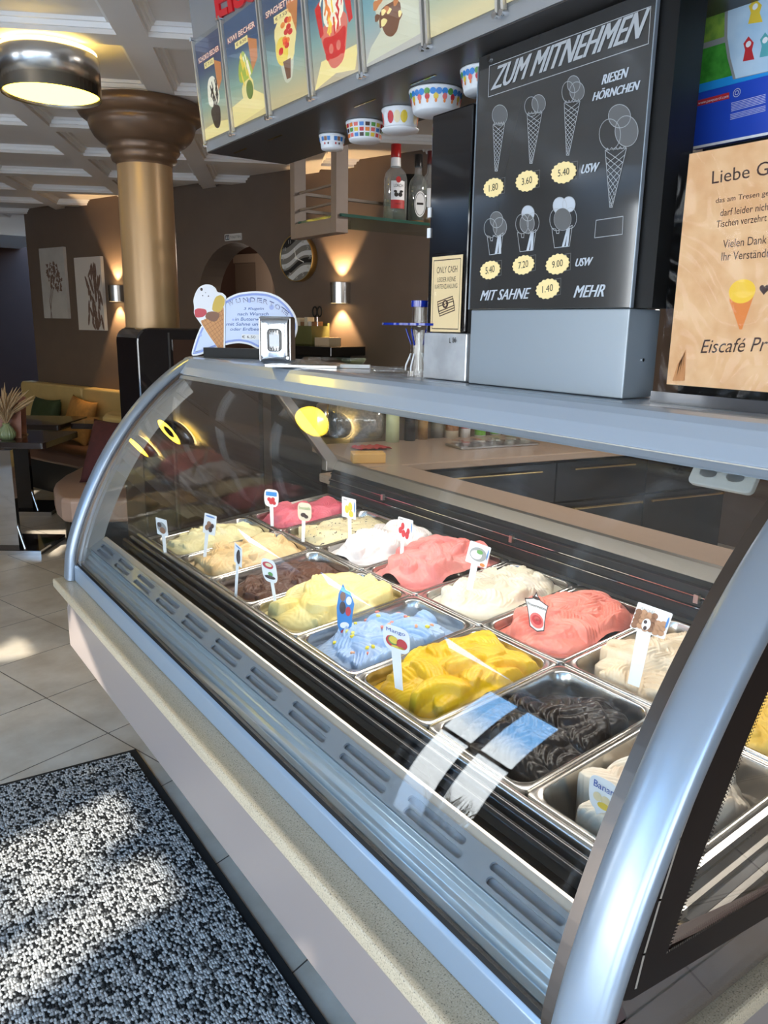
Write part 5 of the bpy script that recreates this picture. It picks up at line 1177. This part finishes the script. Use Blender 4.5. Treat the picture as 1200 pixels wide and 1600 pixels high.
for c_ in ((392, 447, 585, 407, 802, 11), (552, 622, 535, 570, 766, 11), (726, 800, 482, 742, 728, 11), (918, 1018, 705, 945, 972, 9)): cone(*c_)
ball(424, 540, 36, 48, 'engrave3'); ball(572, 500, 32, 46); ball(606, 486, 32, 42, 'engrave3'); ball(770, 395, 30, 40, 'engrave3'); ball(745, 432, 30, 50); ball(786, 428, 34, 44, 'engrave3')
ball(985, 545, 52, 55, 'engrave3'); ball(940, 630, 50, 72); ball(1018, 615, 54, 72, 'engrave3')
for cx, w, yt, yb_, bright in ((402, 76, 1105, 1195, 0), (550, 88, 1090, 1180, 1), (716, 96, 1070, 1162, 2)):
    q = bq([(cx-w/2, yt), (cx-w/2+12, yb_), (cx+w/2-14, yb_-8), (cx+w/2, yt-14)]); ln.ribbon(q, lw2, BP, .0006)
    for o in (0, 18): MB().flat(bq([(cx+o-2, yb_-4), (cx+o+10, yb_-6), (cx+w/2-16+o*.3, yt-4), (cx+w/2-26+o*.3, yt)]), BP, .0005).build('tub_stripe', 'engrave2', mp_)
    ln.ribbon(bq([(cx-w/2, yt), (cx-w*.3, yt+4), (cx-w*.27, yt+24), (cx-w*.16, yt+24), (cx-w*.13, yt-2), (cx+w*.1, yt+6), (cx+w/2, yt-14)]), lw2, BP, .0006)
    if bright == 0: ball(408, 1030, 30, 38, 'engrave3'); ball(380, 1070, 30, 45); ball(424, 1064, 32, 44, 'engrave3')
    if bright == 1: ball(556, 1000, 30, 36, 'engrave2'); ball(528, 1050, 30, 46); ball(580, 1044, 28, 46); ball(552, 1048, 34, 46, 'engrave3')
    if bright == 2: ball(705, 965, 32, 40, 'engrave2'); ball(748, 958, 30, 36, 'engrave2'); ball(690, 1030, 32, 52); ball(756, 1022, 28, 48); ball(718, 1028, 40, 52, 'engrave3')
ln.build('engraved_drawings', 'engrave', mp_)
M['priceoval'] = mat('cream price plate', srgb(250, 224, 160), .6)
for s, x, y, rx, ry in (('1.80', 396, 880, 46, 44), ('3.60', 553, 849, 52, 48), ('5.40', 725, 809, 58, 50), ('5.40', 380, 1266, 46, 42), ('7.20', 536, 1242, 50, 44), ('9.00', 696, 1238, 54, 47), ('1.40', 650, 1354, 54, 46)):
    pl = MB().slab(bq([(x+rx*(1+.045*math.cos(16*a))*math.cos(a), y-.16*rx*math.cos(a)+ry*(1+.045*math.cos(16*a))*math.sin(a)) for a in np.linspace(0, 2*PI, 97)[:-1]]), BP, .0008, .0018).build('price_plate', 'priceoval', mp_)
    lt = MB(); tpx(lt, s, BP, bpx(x-rx*.45, y+20), bpx(x+rx*.48, y+9), bpx(x-rx*.45, y-12), .0022); lt.build('price_lettering', 'ink', pl)
    ln2 = MB().ribbon(bq([(x-20, y-ry*.75), (x+rx+6, y-ry-4), (x+rx+4, y+ry*.55), (x-18, y+ry*.95)]), lw2, BP, .0004, True).build('engraved_box', 'engrave3', mp_)
for x, y in ((375, 278),): a, z = BP.px(*bpx(x, y)); MB().cyl(None, .005, 0, .003, 14, F(BP(a, z, 0), BP.u, BP.v)).build('standoff_screw', 'chrome', mp_)
for y in (.8365, 1.2335): MB().box(1.0745, 1.082, y, y+.002, 1.584, 2.03).build('polished_edge', 'satin', mp_)

# customer notice and blue children's poster
bk = thing('display_column', 'black column behind the customer notice, backing the blue poster', 'column', (1.33, .6, ZT))
MB().box(1.262, 1.30, .25, .862, ZT+.001, 2.048).build('body', 'black', bk)
XP = F((1.10, .775, 0), (0, -1, 0), (0, 0, 1))
pz0, pz1, pa0 = XP.px(1040, 600)[1], XP.px(1082, 240)[1], XP.px(1060, 420)[0]
nt_ = thing('customer_notice', 'tan customer notice beginning Liebe in a clear acrylic holder at the right edge', 'notice', XP(.1, ZT, 0))
M['papertan'] = mat('mottled tan paper', srgb(238, 192, 142), .6, col2=srgb(226, 172, 120), nscale=26)
MB().box(pa0, pa0+.42, pz0, pz1, 0, .001, XP).build('paper', 'papertan', nt_)
MB().box(pa0-.014, pa0+.43, pz0-.012, pz1+.004, .002, .0035, XP).build('acrylic_holder', 'sleeve', nt_)
MB().box(pa0-.02, pa0+.43, pz0-.030, pz0-.012, -.04, .012, XP).build('holder_foot', mat('smoky foot', (.05, .05, .055), .15, coat=.5), nt_)
lt = MB(); k6 = 2.46
def np_(s, x0, y, x1, y1, h, sh_=0): tpx(lt, s, XP, (900+x0/k6, y/k6), (900+x1/k6, y1/k6), (900+x0/k6+1, (y-h)/k6), .0014, shear=sh_)
np_('Liebe G', 524, 708, 742, 672, 50); np_('das am Tresen ge', 538, 788, 742, 758, 26); np_('darf leider nich', 556, 832, 740, 808, 27); np_('Tischen verzehrt', 541, 876, 734, 850, 27); np_('Vielen Dank', 566, 954, 734, 936, 31); np_('Ihr Verständn', 560, 1003, 748, 988, 32); np_('Eiscafé Pr', 480, 1358, 738, 1350, 52, .3)
lt.build('lettering', 'brownink', nt_)
q6 = lambda pts: [tuple(XP.px(900+x/k6, y/k6)) for x, y in pts]
MB().flat(q6([(590, 1150), (684, 1140), (640, 1266), (630, 1266)]), XP, .0013).build('cone_print', 'porange', nt_)
c = q6([(640, 1120)])[0]; rr = abs(q6([(692, 1120)])[0][0]-c[0]); MB().flat(ell(c[0], c[1], rr, rr*.82, 24), XP, .0015).build('scoop_print', mat('print mango yellow', srgb(248, 200, 50), .5), nt_)
h_ = q6([(726, 1112)])[0]; MB().flat([(h_[0]+.0075*math.sin(a)**3, h_[1]+.0005*(13*math.cos(a)-5*math.cos(2*a)-2*math.cos(3*a)-math.cos(4*a))) for a in np.linspace(0, 2*PI, 30)[:-1]], XP, .0014).build('heart_print', 'brownink', nt_)
lv = MB()
for k in range(4): lv.flat(q6([(372+12*k, 1465), (384+12*k, 1462), (408+6*k, 1380-14*k), (392+8*k, 1400-14*k)]), XP, .0013)
lv.build('leaf_print', mat('print leaf tan', srgb(206, 140, 84), .6), nt_)
XB = F((1.2605, .862, 0), (0, -1, 0), (0, 0, 1))
ps = thing('poster', 'bright blue and green children\'s poster above the customer notice', 'poster', (1.26, .7, 1.85))
qp = lambda pts: [tuple(XB.px(900+x/k6, y/k6)) for x, y in pts]
B0 = qp([(463, 578)])[0]; a_ = qp([(515, 0)])[0][0]
MB().box(B0[0], B0[0]+.45, B0[1], 2.047, 0, .012, XB).build('carton', mat('poster blue', srgb(34, 74, 190), .4), ps)
zz_ = lambda y: qp([(490, y)])[0][1]
MB().box(B0[0], B0[0]+.45, zz_(345), 2.047, .012, .0125, XB).build('sky_print', mat('print sky', srgb(120, 186, 232), .4, col2=srgb(176, 214, 240), nscale=14), ps)
MB().box(B0[0], B0[0]+.45, zz_(362), zz_(330), .0126, .013, XB).build('cyan_band', mat('print cyan', srgb(36, 150, 226), .4), ps)
MB().box(B0[0], B0[0]+.45, zz_(330), zz_(200), .0126, .0129, XB).build('meadow_print', mat('print green', srgb(74, 160, 58), .5, col2=srgb(50, 130, 40), nscale=60), ps)
MB().box(B0[0], B0[0]+.45, zz_(200), zz_(178), .013, .0132, XB).build('road_print', 'pgrey', ps)
MB().box(B0[0], B0[0]+.2, zz_(178), zz_(70), .0127, .013, XB).build('hill_print', mat('print lime', srgb(150, 184, 70), .5, col2=srgb(96, 140, 60), nscale=40), ps)
MB().flat(qp([(622, 312), (600, 230), (588, 150), (590, 60), (600, -40), (900, -90), (900, 250)]), XB, .0134).build('oval_frame', 'pgrey', ps)
MB().flat(qp([(632, 308), (612, 230), (600, 150), (602, 60), (612, -40), (900, -90), (900, 248)]), XB, .0137).build('oval_panel', mat('print pale blue', srgb(196, 220, 238), .4, col2=srgb(170, 204, 230), nscale=18), ps)
def capsule(x, y, m, w=22):
    MB().flat(qp([(x-w, y+38), (x-w*.6, y-5), (x-w*.9, y-30), (x, y-58), (x+w*.9, y-34), (x+w*.6, y-5), (x+w, y+30)]), XB, .014).build('capsule_print', m, ps)
    c = qp([(x, y-28)])[0]; MB().flat(ell(c[0], c[1], .0045, .0045, 14), XB, .0143).build('capsule_window', 'pwhite', ps)
capsule(682, 205, 'pred'); capsule(708, 62, 'pyellow', 28); capsule(746, 190, mat('print teal', srgb(90, 170, 176), .4))
lt = MB(); bb = qp([(482, 414), (606, 384), (606, 360), (484, 392)]); MB().flat(bb, XB, .0127).build('badge', 'pred', ps)
tpx(lt, 'www.pawpatrol.com', XB, (900+487/k6, 411/k6), (900+603/k6, 383/k6), (900+488/k6, 397/k6), .0132)
for k in range(10):
    y = 400+k*6+(8 if k > 5 else 0); A, B = qp([(614-(k > 5)*4, y+2), (745, y-32)]); lt.ribbon([A, B], .0006, XB, .0127)
c = qp([(636, 362)])[0]; lt.ribbon(ell(c[0], c[1], .006, .006, 20), .001, XB, .0133, True).ribbon(ell(c[0], c[1], .003, .003, 12), .001, XB, .0133, True)
lt.build('lettering', 'pwhite', ps)
MB().box(B0[0], B0[0]+.45, B0[1], B0[1]+.004, .012, .0128, XB).build('white_edge', 'pwhite', ps)

# ------------------------------------------------------------------ illuminated menu box over the counter
LE = at(296, 10, 1, 2.391); LB0 = V3(1.012, 2.391, 2.05)
lv_ = LE-LB0; lv_[1] = 0; lv_ /= np.linalg.norm(lv_)
LF = F(LB0, (0, -1, 0), lv_)
lt_ = (2.545-2.05)/lv_[2]; xt = LB0[0]+lv_[0]*lt_
box = thing('menu_lightbox', 'long grey backlit menu box hung over the counter with sundae posters', 'lightbox', (1.15, 1.3, 2.05))
M['lbgrey'] = mat('grey box paint', srgb(150, 150, 150), .4, .2)
MB().prism([(1.012, 2.051), (xt, 2.545), (1.40, 2.545), (1.285, 2.051)], .10, 2.391).build('housing', 'lbgrey', box)
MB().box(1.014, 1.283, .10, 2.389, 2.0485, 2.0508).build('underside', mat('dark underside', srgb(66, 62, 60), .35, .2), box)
for (x0_, y0_), (x1_, y1_) in (((366, 239), (387, 232)), ((419, 219), (442, 211)), ((554, 167), (586, 154)), ((642, 132), (682, 117))):
    p, q = at(x0_, y0_, 2, 2.0484), at(x1_, y1_, 2, 2.0484); MB().box(p[0]-.0025, p[0]+.0025, q[1], p[1], 2.047, 2.0484).build('spring_slot', 'brass', box)
lt = MB(); tpx(lt, 'EISS', LF, (342, 31), (408, -2), (335, -22), .004, offset=.03); ro = lt.build('red_lettering', mat('red letters', (.75, .01, .02), .3), box, solid=.006)
vb, vt = LF.px(322, 221)[1], LF.px(303, 73)[1]
eu = [LF.px(x, y)[0] for x, y in ((322, 221), (366, 199), (424, 174), (491, 144), (571, 108), (670, 64), (787, 11))]
eu.append(eu[-1]+(eu[-1]-eu[-2]))
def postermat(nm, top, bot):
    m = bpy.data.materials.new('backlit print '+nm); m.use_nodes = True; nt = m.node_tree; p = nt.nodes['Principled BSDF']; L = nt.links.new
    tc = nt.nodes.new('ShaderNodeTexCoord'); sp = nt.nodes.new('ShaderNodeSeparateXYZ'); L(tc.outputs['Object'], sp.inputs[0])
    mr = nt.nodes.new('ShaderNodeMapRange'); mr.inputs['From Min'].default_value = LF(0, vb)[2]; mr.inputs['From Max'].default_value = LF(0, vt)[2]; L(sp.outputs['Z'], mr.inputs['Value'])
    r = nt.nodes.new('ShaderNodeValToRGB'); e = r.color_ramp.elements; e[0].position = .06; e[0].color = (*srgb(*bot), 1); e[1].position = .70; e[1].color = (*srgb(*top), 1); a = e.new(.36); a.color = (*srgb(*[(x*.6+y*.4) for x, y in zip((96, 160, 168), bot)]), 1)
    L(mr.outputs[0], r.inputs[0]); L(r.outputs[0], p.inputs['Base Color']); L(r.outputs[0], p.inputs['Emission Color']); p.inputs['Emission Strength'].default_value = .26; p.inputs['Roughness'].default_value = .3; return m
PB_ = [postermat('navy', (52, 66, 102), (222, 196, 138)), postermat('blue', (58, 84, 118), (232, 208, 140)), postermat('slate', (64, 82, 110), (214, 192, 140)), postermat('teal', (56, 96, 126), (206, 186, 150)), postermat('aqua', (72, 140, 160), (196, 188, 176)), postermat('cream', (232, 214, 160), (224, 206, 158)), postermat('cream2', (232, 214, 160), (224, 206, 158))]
def pem(nm, c, e=.34): M[nm] = mat('backlit '+nm, srgb(*c), .4, emit=e, ecol=srgb(*c)); return nm
for nm, c in dict(bwhite=(250, 240, 214), bdark=(52, 36, 34), bwafer=(206, 128, 70), bgreen=(176, 188, 66), bkiwi=(112, 130, 52), bcream=(250, 226, 150), bred=(214, 40, 34), borange=(240, 140, 60), bglass=(210, 206, 180), bbrown=(120, 76, 48), byellow=(248, 214, 80), bpink=(226, 120, 100)).items(): pem(nm, c)
names = ['dark chocolate sundae with wafer', 'green kiwi sundae', 'spaghetti ice sundae', 'red strawberry sundae', 'brown nut sundae', 'cream coloured dessert', 'cream coloured dessert at the near end']
titles = [('SCHOKO BECHER', '€ 7,50'), ('KIWI BECHER', '€ 8,50'), ('SPAGHETTI EIS', '€ 7,50'), None, None, None, None]
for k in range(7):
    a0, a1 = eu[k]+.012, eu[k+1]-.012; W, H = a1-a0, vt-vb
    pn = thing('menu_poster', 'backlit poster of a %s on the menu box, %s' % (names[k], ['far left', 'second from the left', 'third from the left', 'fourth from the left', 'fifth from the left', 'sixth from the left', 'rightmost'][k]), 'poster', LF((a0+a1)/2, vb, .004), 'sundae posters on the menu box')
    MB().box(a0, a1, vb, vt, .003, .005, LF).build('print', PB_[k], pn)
    MB().box(a0-.007, a1+.007, vb-.008, vt+.008, .007, .010, LF).build('acrylic_cover', 'clear', pn)
    for q in (a0-.008, a1+.002): MB().box(q, q+.006, vb-.01, vt+.01, .002, .0115, LF).build('edge_strip', 'lip', pn)
    for aa in (a0-.004, a1+.004):
        for b_ in (vb-.014, vt+.014): MB().cyl(None, .0055, .0, .016, 14, F(LF(aa, b_, 0), LF.u, LF.v)).build('standoff_bolt', 'chrome', pn)
    P_ = F(LF(a0, vb, .005), LF.u*W, LF.v*H, LF.n); r = random.Random(k)
    def pa(pts, m, nm, c=.0004): MB().flat(soft(pts) if 5 <= len(pts) < 9 and 'cloth' not in nm else pts, P_, c).build(nm, m, pn)
    if titles[k]:
        lt = MB(); text(lt, titles[k][0], P_, (.08, .79), (.90, .79), .055, .0007, offset=.03); lt.build('title_lettering', 'bpink', pn)
        lt = MB(); text(lt, titles[k][0], P_, (.09, .793), (.89, .793), .049, .0010); lt.build('title_fill', 'bwhite', pn)
        pa([(.28, .705), (.66, .705), (.66, .765), (.28, .765)], 'bcream', 'price_field'); lt = MB(); text(lt, titles[k][1], P_, (.32, .717), (.62, .717), .035, .0008); lt.build('price_lettering', 'bdark', pn)
    if k < 3: pa([(.66, .74), (.90, .68), (.88, .52), (.70, .42)] if k < 2 else [(.62, .82), (.90, .80), (.80, .52), (.62, .58)], 'bwafer', 'wafer_print')
    if k == 0:
        pa([(.30, .30), (.72, .30), (.66, .10), (.54, .06), (.40, .10)], 'bdark', 'cup_print'); pa([(.28, .30), (.30, .52), (.40, .60), (.58, .60), (.70, .50), (.74, .30)], 'bwhite', 'cream_print', .0006)
        for i in range(16): x, y = r.uniform(.32, .68), r.uniform(.33, .57); MB().ribbon([(x, y), (x+.03, y-.06), (x-.01, y-.1)], .028, P_, .0008).build('sauce_print', 'bdark', pn)
        pa([(0, 0), (1, 0), (1, .10), (.5, .14), (0, .12)], 'bcream', 'cloth_print', .0003)
    elif k == 1:
        pa([(.32, .36), (.72, .40), (.66, .12), (.52, .08), (.40, .14)], 'bcream', 'cup_print'); pa([(.30, .36), (.30, .52), (.46, .66), (.52, .64), (.66, .52), (.74, .40)], 'bgreen', 'kiwi_print', .0006)
        for i in range(9): x, y = r.uniform(.36, .64), r.uniform(.40, .58); MB().ribbon([(x, y+.06), (x+.05, y-.06)], .03, P_, .0008).build('cream_print', 'bwhite' if i % 2 else 'byellow', pn)
        pa(ell(.58, .28, .10, .09, 16), 'bkiwi', 'kiwi_slice', .0009); pa([(0, 0), (1, .06), (1, .16), (.7, .26), (.0, .20)], 'bcream', 'cloth_print', .0002)
    elif k == 2:
        pa([(.30, .50), (.74, .50), (.64, .20), (.50, .16), (.40, .20)], 'bglass', 'glass_print'); pa(ell(.52, .54, .27, .22, 24, .06, 7), 'bcream', 'cream_print', .0006)
        pa(ell(.42, .45, .16, .12, 18), 'byellow', 'cream_print', .0007)
        for i in range(13): x, y = r.uniform(.38, .68), r.uniform(.44, .68); pa(ell(x, y, .06, .025, 10), 'bred' if i % 3 else 'borange', 'sauce_print', .0009)
        pa([(.42, .36), (.62, .36), (.58, .20), (.48, .20)], 'bbrown', 'core_print', .0008)
    elif k == 3:
        pa([(0, 0), (.5, .06), (.9, .02), (1, .2), (.2, .2)], 'bcream', 'cloth_print', .0002)
        pa([(.18, .46), (.86, .52), (.72, .14), (.50, .09), (.36, .14)], 'bpink', 'glass_print'); pa([(.34, .18), (.70, .18), (.80, .40), (.54, .34), (.24, .38)], 'bred', 'sauce_print', .0005)
        for x0, x1 in ((.14, .30), (.76, .92)): pa([(x0, .62), (x1-.04, .66), (x1, .40), (x0+.08, .38)], 'bred', 'berry_slice', .0006)
        pa([(.28, .42), (.78, .44), (.72, .74), (.56, .92), (.38, .78)], 'bwhite', 'cream_print', .0007)
        for i in range(30):
            x, y = r.uniform(.30, .74), r.uniform(.42, .86); MB().ribbon([(x, y+.05), (x+r.uniform(-.04, .06), y), (x+r.uniform(-.04, .04), y-.06)], .03, P_, .0009+.00002*i).build('sauce_strand', ['bred', 'byellow', 'borange', 'bred', 'bwhite'][i % 5], pn)
        for i in range(5): pa(ell(.36+.08*i, .10+.04*(i % 2)+.12, .05, .04, 10), 'bpink' if i % 2 else 'bred', 'berry_print', .0008)
    elif k == 4:
        pa([(0, .02), (1, .06), (1, .34), (.8, .42), (.1, .12)], 'bglass', 'cloth_print', .0002)
        pa([(.16, .50), (.78, .52), (.66, .16), (.50, .09), (.32, .16)], 'bglass', 'glass_print', .0004); pa([(.27, .36), (.70, .36), (.62, .16), (.50, .12), (.36, .17)], 'bbrown', 'syrup_print', .0006); pa([(.12, .50), (.82, .54), (.78, .86), (.5, 1.0), (.18, .86)], 'bwhite', 'cream_print', .0007)
        for i in range(26): x, y = r.uniform(.24, .70), r.uniform(.18, .92); pa(ell(x, y, r.uniform(.03, .06), r.uniform(.02, .04), 8, .2, 3), ['bbrown', 'bcream', 'bwafer'][i % 3], 'nut_print', .0009+.00002*i)
        for i in range(6): x = .22+.09*i; MB().ribbon([(x, .78), (x+.04, .60), (x-.01, .46)], .03, P_, .0016).build('sauce_strand', 'bbrown', pn)
    elif k == 5:
        pa(ell(.46, .60, .22, .14, 18), 'bwhite', 'scoop_print'); pa([(.42, .46), (.66, .46), (.62, .62), (.46, .62)], 'bbrown', 'scoop_print', .0006)
# sample cups fixed under the menu box
def cup(px0, px1, ptop, pbot, x, lab, art, base=None):
    cx = (px0+px1)/2; c = at(cx, ptop, 2, 2.0480); z0 = at(cx, pbot, 0, c[0])[2]; rt = (px1-px0)/2/FPX*((c-CAM)@_f); rb = rt*.86
    t = thing('sample_cup', lab, 'paper cup', c, 'sample cups under the menu box')
    MB().lathe([(.0001, z0), (rb*.96, z0), (rb, z0+.003), (rt, 2.043), (rt*1.03, 2.044), (rt*1.03, 2.0478), (rt*.97, 2.0478)], (c[0], c[1], 0), 40).build('paper_cup', 'white', t)
    d0 = math.atan2(CAM[1]-c[1], CAM[0]-c[0]); by = {}
    hgt = 2.043-z0
    def patch(a, h, wa, wh, m, n=10):
        pts = [(a+wa*math.cos(q), h+wh*math.sin(q)) for q in np.linspace(0, 2*PI, n+1)[:-1]] if n != 4 else [(a-wa, h-wh), (a+wa, h-wh), (a+wa, h+wh), (a-wa, h+wh)]
        mb = by.setdefault(m, MB()); mb.add([(c[0]+(rb+(rt-rb)*hh+.0008)*math.cos(d0+aa), c[1]+(rb+(rt-rb)*hh+.0008)*math.sin(d0+aa), z0+hgt*hh) for aa, hh in pts], [tuple(range(len(pts)))])
    art(patch)
    for m, mb in by.items(): mb.build('printed_pattern', m, t)
    if base: base(t, c, z0, rt)
cols = ['pred', 'pgreen2', 'pblue', 'porange', 'pyellow', 'pdark', 'ppink']
def art_blue(p):
    for i in range(11): p(-1.4+.28*i, .74, .12, .17, ['psky', 'pwhite', 'pblue', 'pbrown'][i % 4], 4)
    for i in range(9): p(-1.3+.32*i, .35, .07, .10, ['pdark', 'pwhite', 'pred'][i % 3])
def art_squares(p):
    for j in range(3):
        for i in range(10): p(-1.5+.33*i, .22+.30*j, .12, .11, cols[(i*3+j*2) % 7], 4)
def art_fruit(p):
    for i in range(8): p(-1.4+.40*i, .55, .20, .34, ['ppink', 'pwhite', 'pred', 'pcream', 'pyellow', 'pwhite', 'pcream', 'porange'][i])
def art_cones(p):
    for i in range(14): p(-1.5+.23*i, .80, .12, .16, ['psky', 'pgreen2', 'psky', 'pblue'][i % 4])
    for i in range(9): p(-1.4+.35*i, .56, .10, .16, ['pred', 'pyellow', 'ppink'][i % 3]); p(-1.4+.35*i, .36, .05, .10, 'porange')
cup(499, 539, 212, 234, 0, 'smallest white cup with blue print under the menu box, leftmost', art_blue)
cup(541, 599, 192, 221, 0, 'cup patterned with coloured squares, second from the left', art_squares)
def saucer(t, c, z0, rt): MB().lathe([(.0001, z0-.003), (rt*.98, z0-.002), (rt*1.02, z0+.002), (rt*.9, z0+.004)], (c[0], c[1], 0), 36).build('base_rim', 'white', t)
cup(597, 655, 172, 204, 0, 'cup with fruit print and wide white base, middle of the row', art_fruit, saucer)
cup(640, 723, 143, 178, 0, 'large wide cup with ice cream motif, left of the black tower top', art_cones)
cup(720, 800, 110, 146, 0, 'cup with ice cream motif half hidden by the menu panel', art_cones)

# ------------------------------------------------------------------ outside the shop windows: added sun-dappling tree, mirrored grasses
r = random.Random(21)
tr = thing('added_shade_tree', 'unseen leafy tree added outside the left shop window to dapple the sunlight', 'tree', (-5.4, 1.2, -.04))  # unseen tree, put here so its leaves break up the sun indoors
MB().tube([(-5.4, 1.2, -.04), (-5.38, 1.22, 1.2), (-5.45, 1.18, 2.4), (-5.3, 1.1, 3.4)], [.09, .075, .065, .03], 10).build('trunk', mat('bark', srgb(92, 76, 60), .9), tr)
lf = MB()
for i in range(150):
    c = V3(r.uniform(-6.0, -4.6), r.uniform(-1.3, 3.3), r.uniform(2.2, 5.0)); R_ = r.uniform(.14, .34)
    u = V3(r.gauss(0, 1), r.gauss(0, 1), r.gauss(0, 1)); u /= np.linalg.norm(u); w = np.cross(u, V3(r.gauss(0, 1), r.gauss(0, 1), r.gauss(0, 1))); w /= np.linalg.norm(w)
    lf.flat([(R_*r.uniform(.6, 1.2)*math.cos(a), R_*r.uniform(.5, .9)*math.sin(a)) for a in np.linspace(0, 2*PI, 9)[:-1]], F(c, u, w), 0)
lf.build('foliage', mat('leaf green', srgb(84, 112, 58), .6, noise=.3, nscale=5), tr)
pl = thing('grass_planter', 'planter of tall dry grasses outside the window mirrored in the case glass', 'planter', (-3.0, 3.3, -.04))
MB().box(-3.15, -2.8, 2.8, 3.8, -.04, .30).build('trough', mat('zinc trough', (.35, .36, .36), .4, .6), pl, bev=.01)
gb = MB()
for i in range(150):
    p = V3(r.uniform(-3.1, -2.85), r.uniform(2.85, 3.75), .29); q = p+V3(r.uniform(-.15, .15), r.uniform(-.2, .2), r.uniform(.35, .75)); gb.tube([p, p*.4+q*.6+V3(0, 0, .05), q], [.005, .006, .001], 4, caps=False)
gb.build('grasses', mat('dry grass blades', srgb(176, 152, 98), .8, noise=.3, nscale=30), pl)
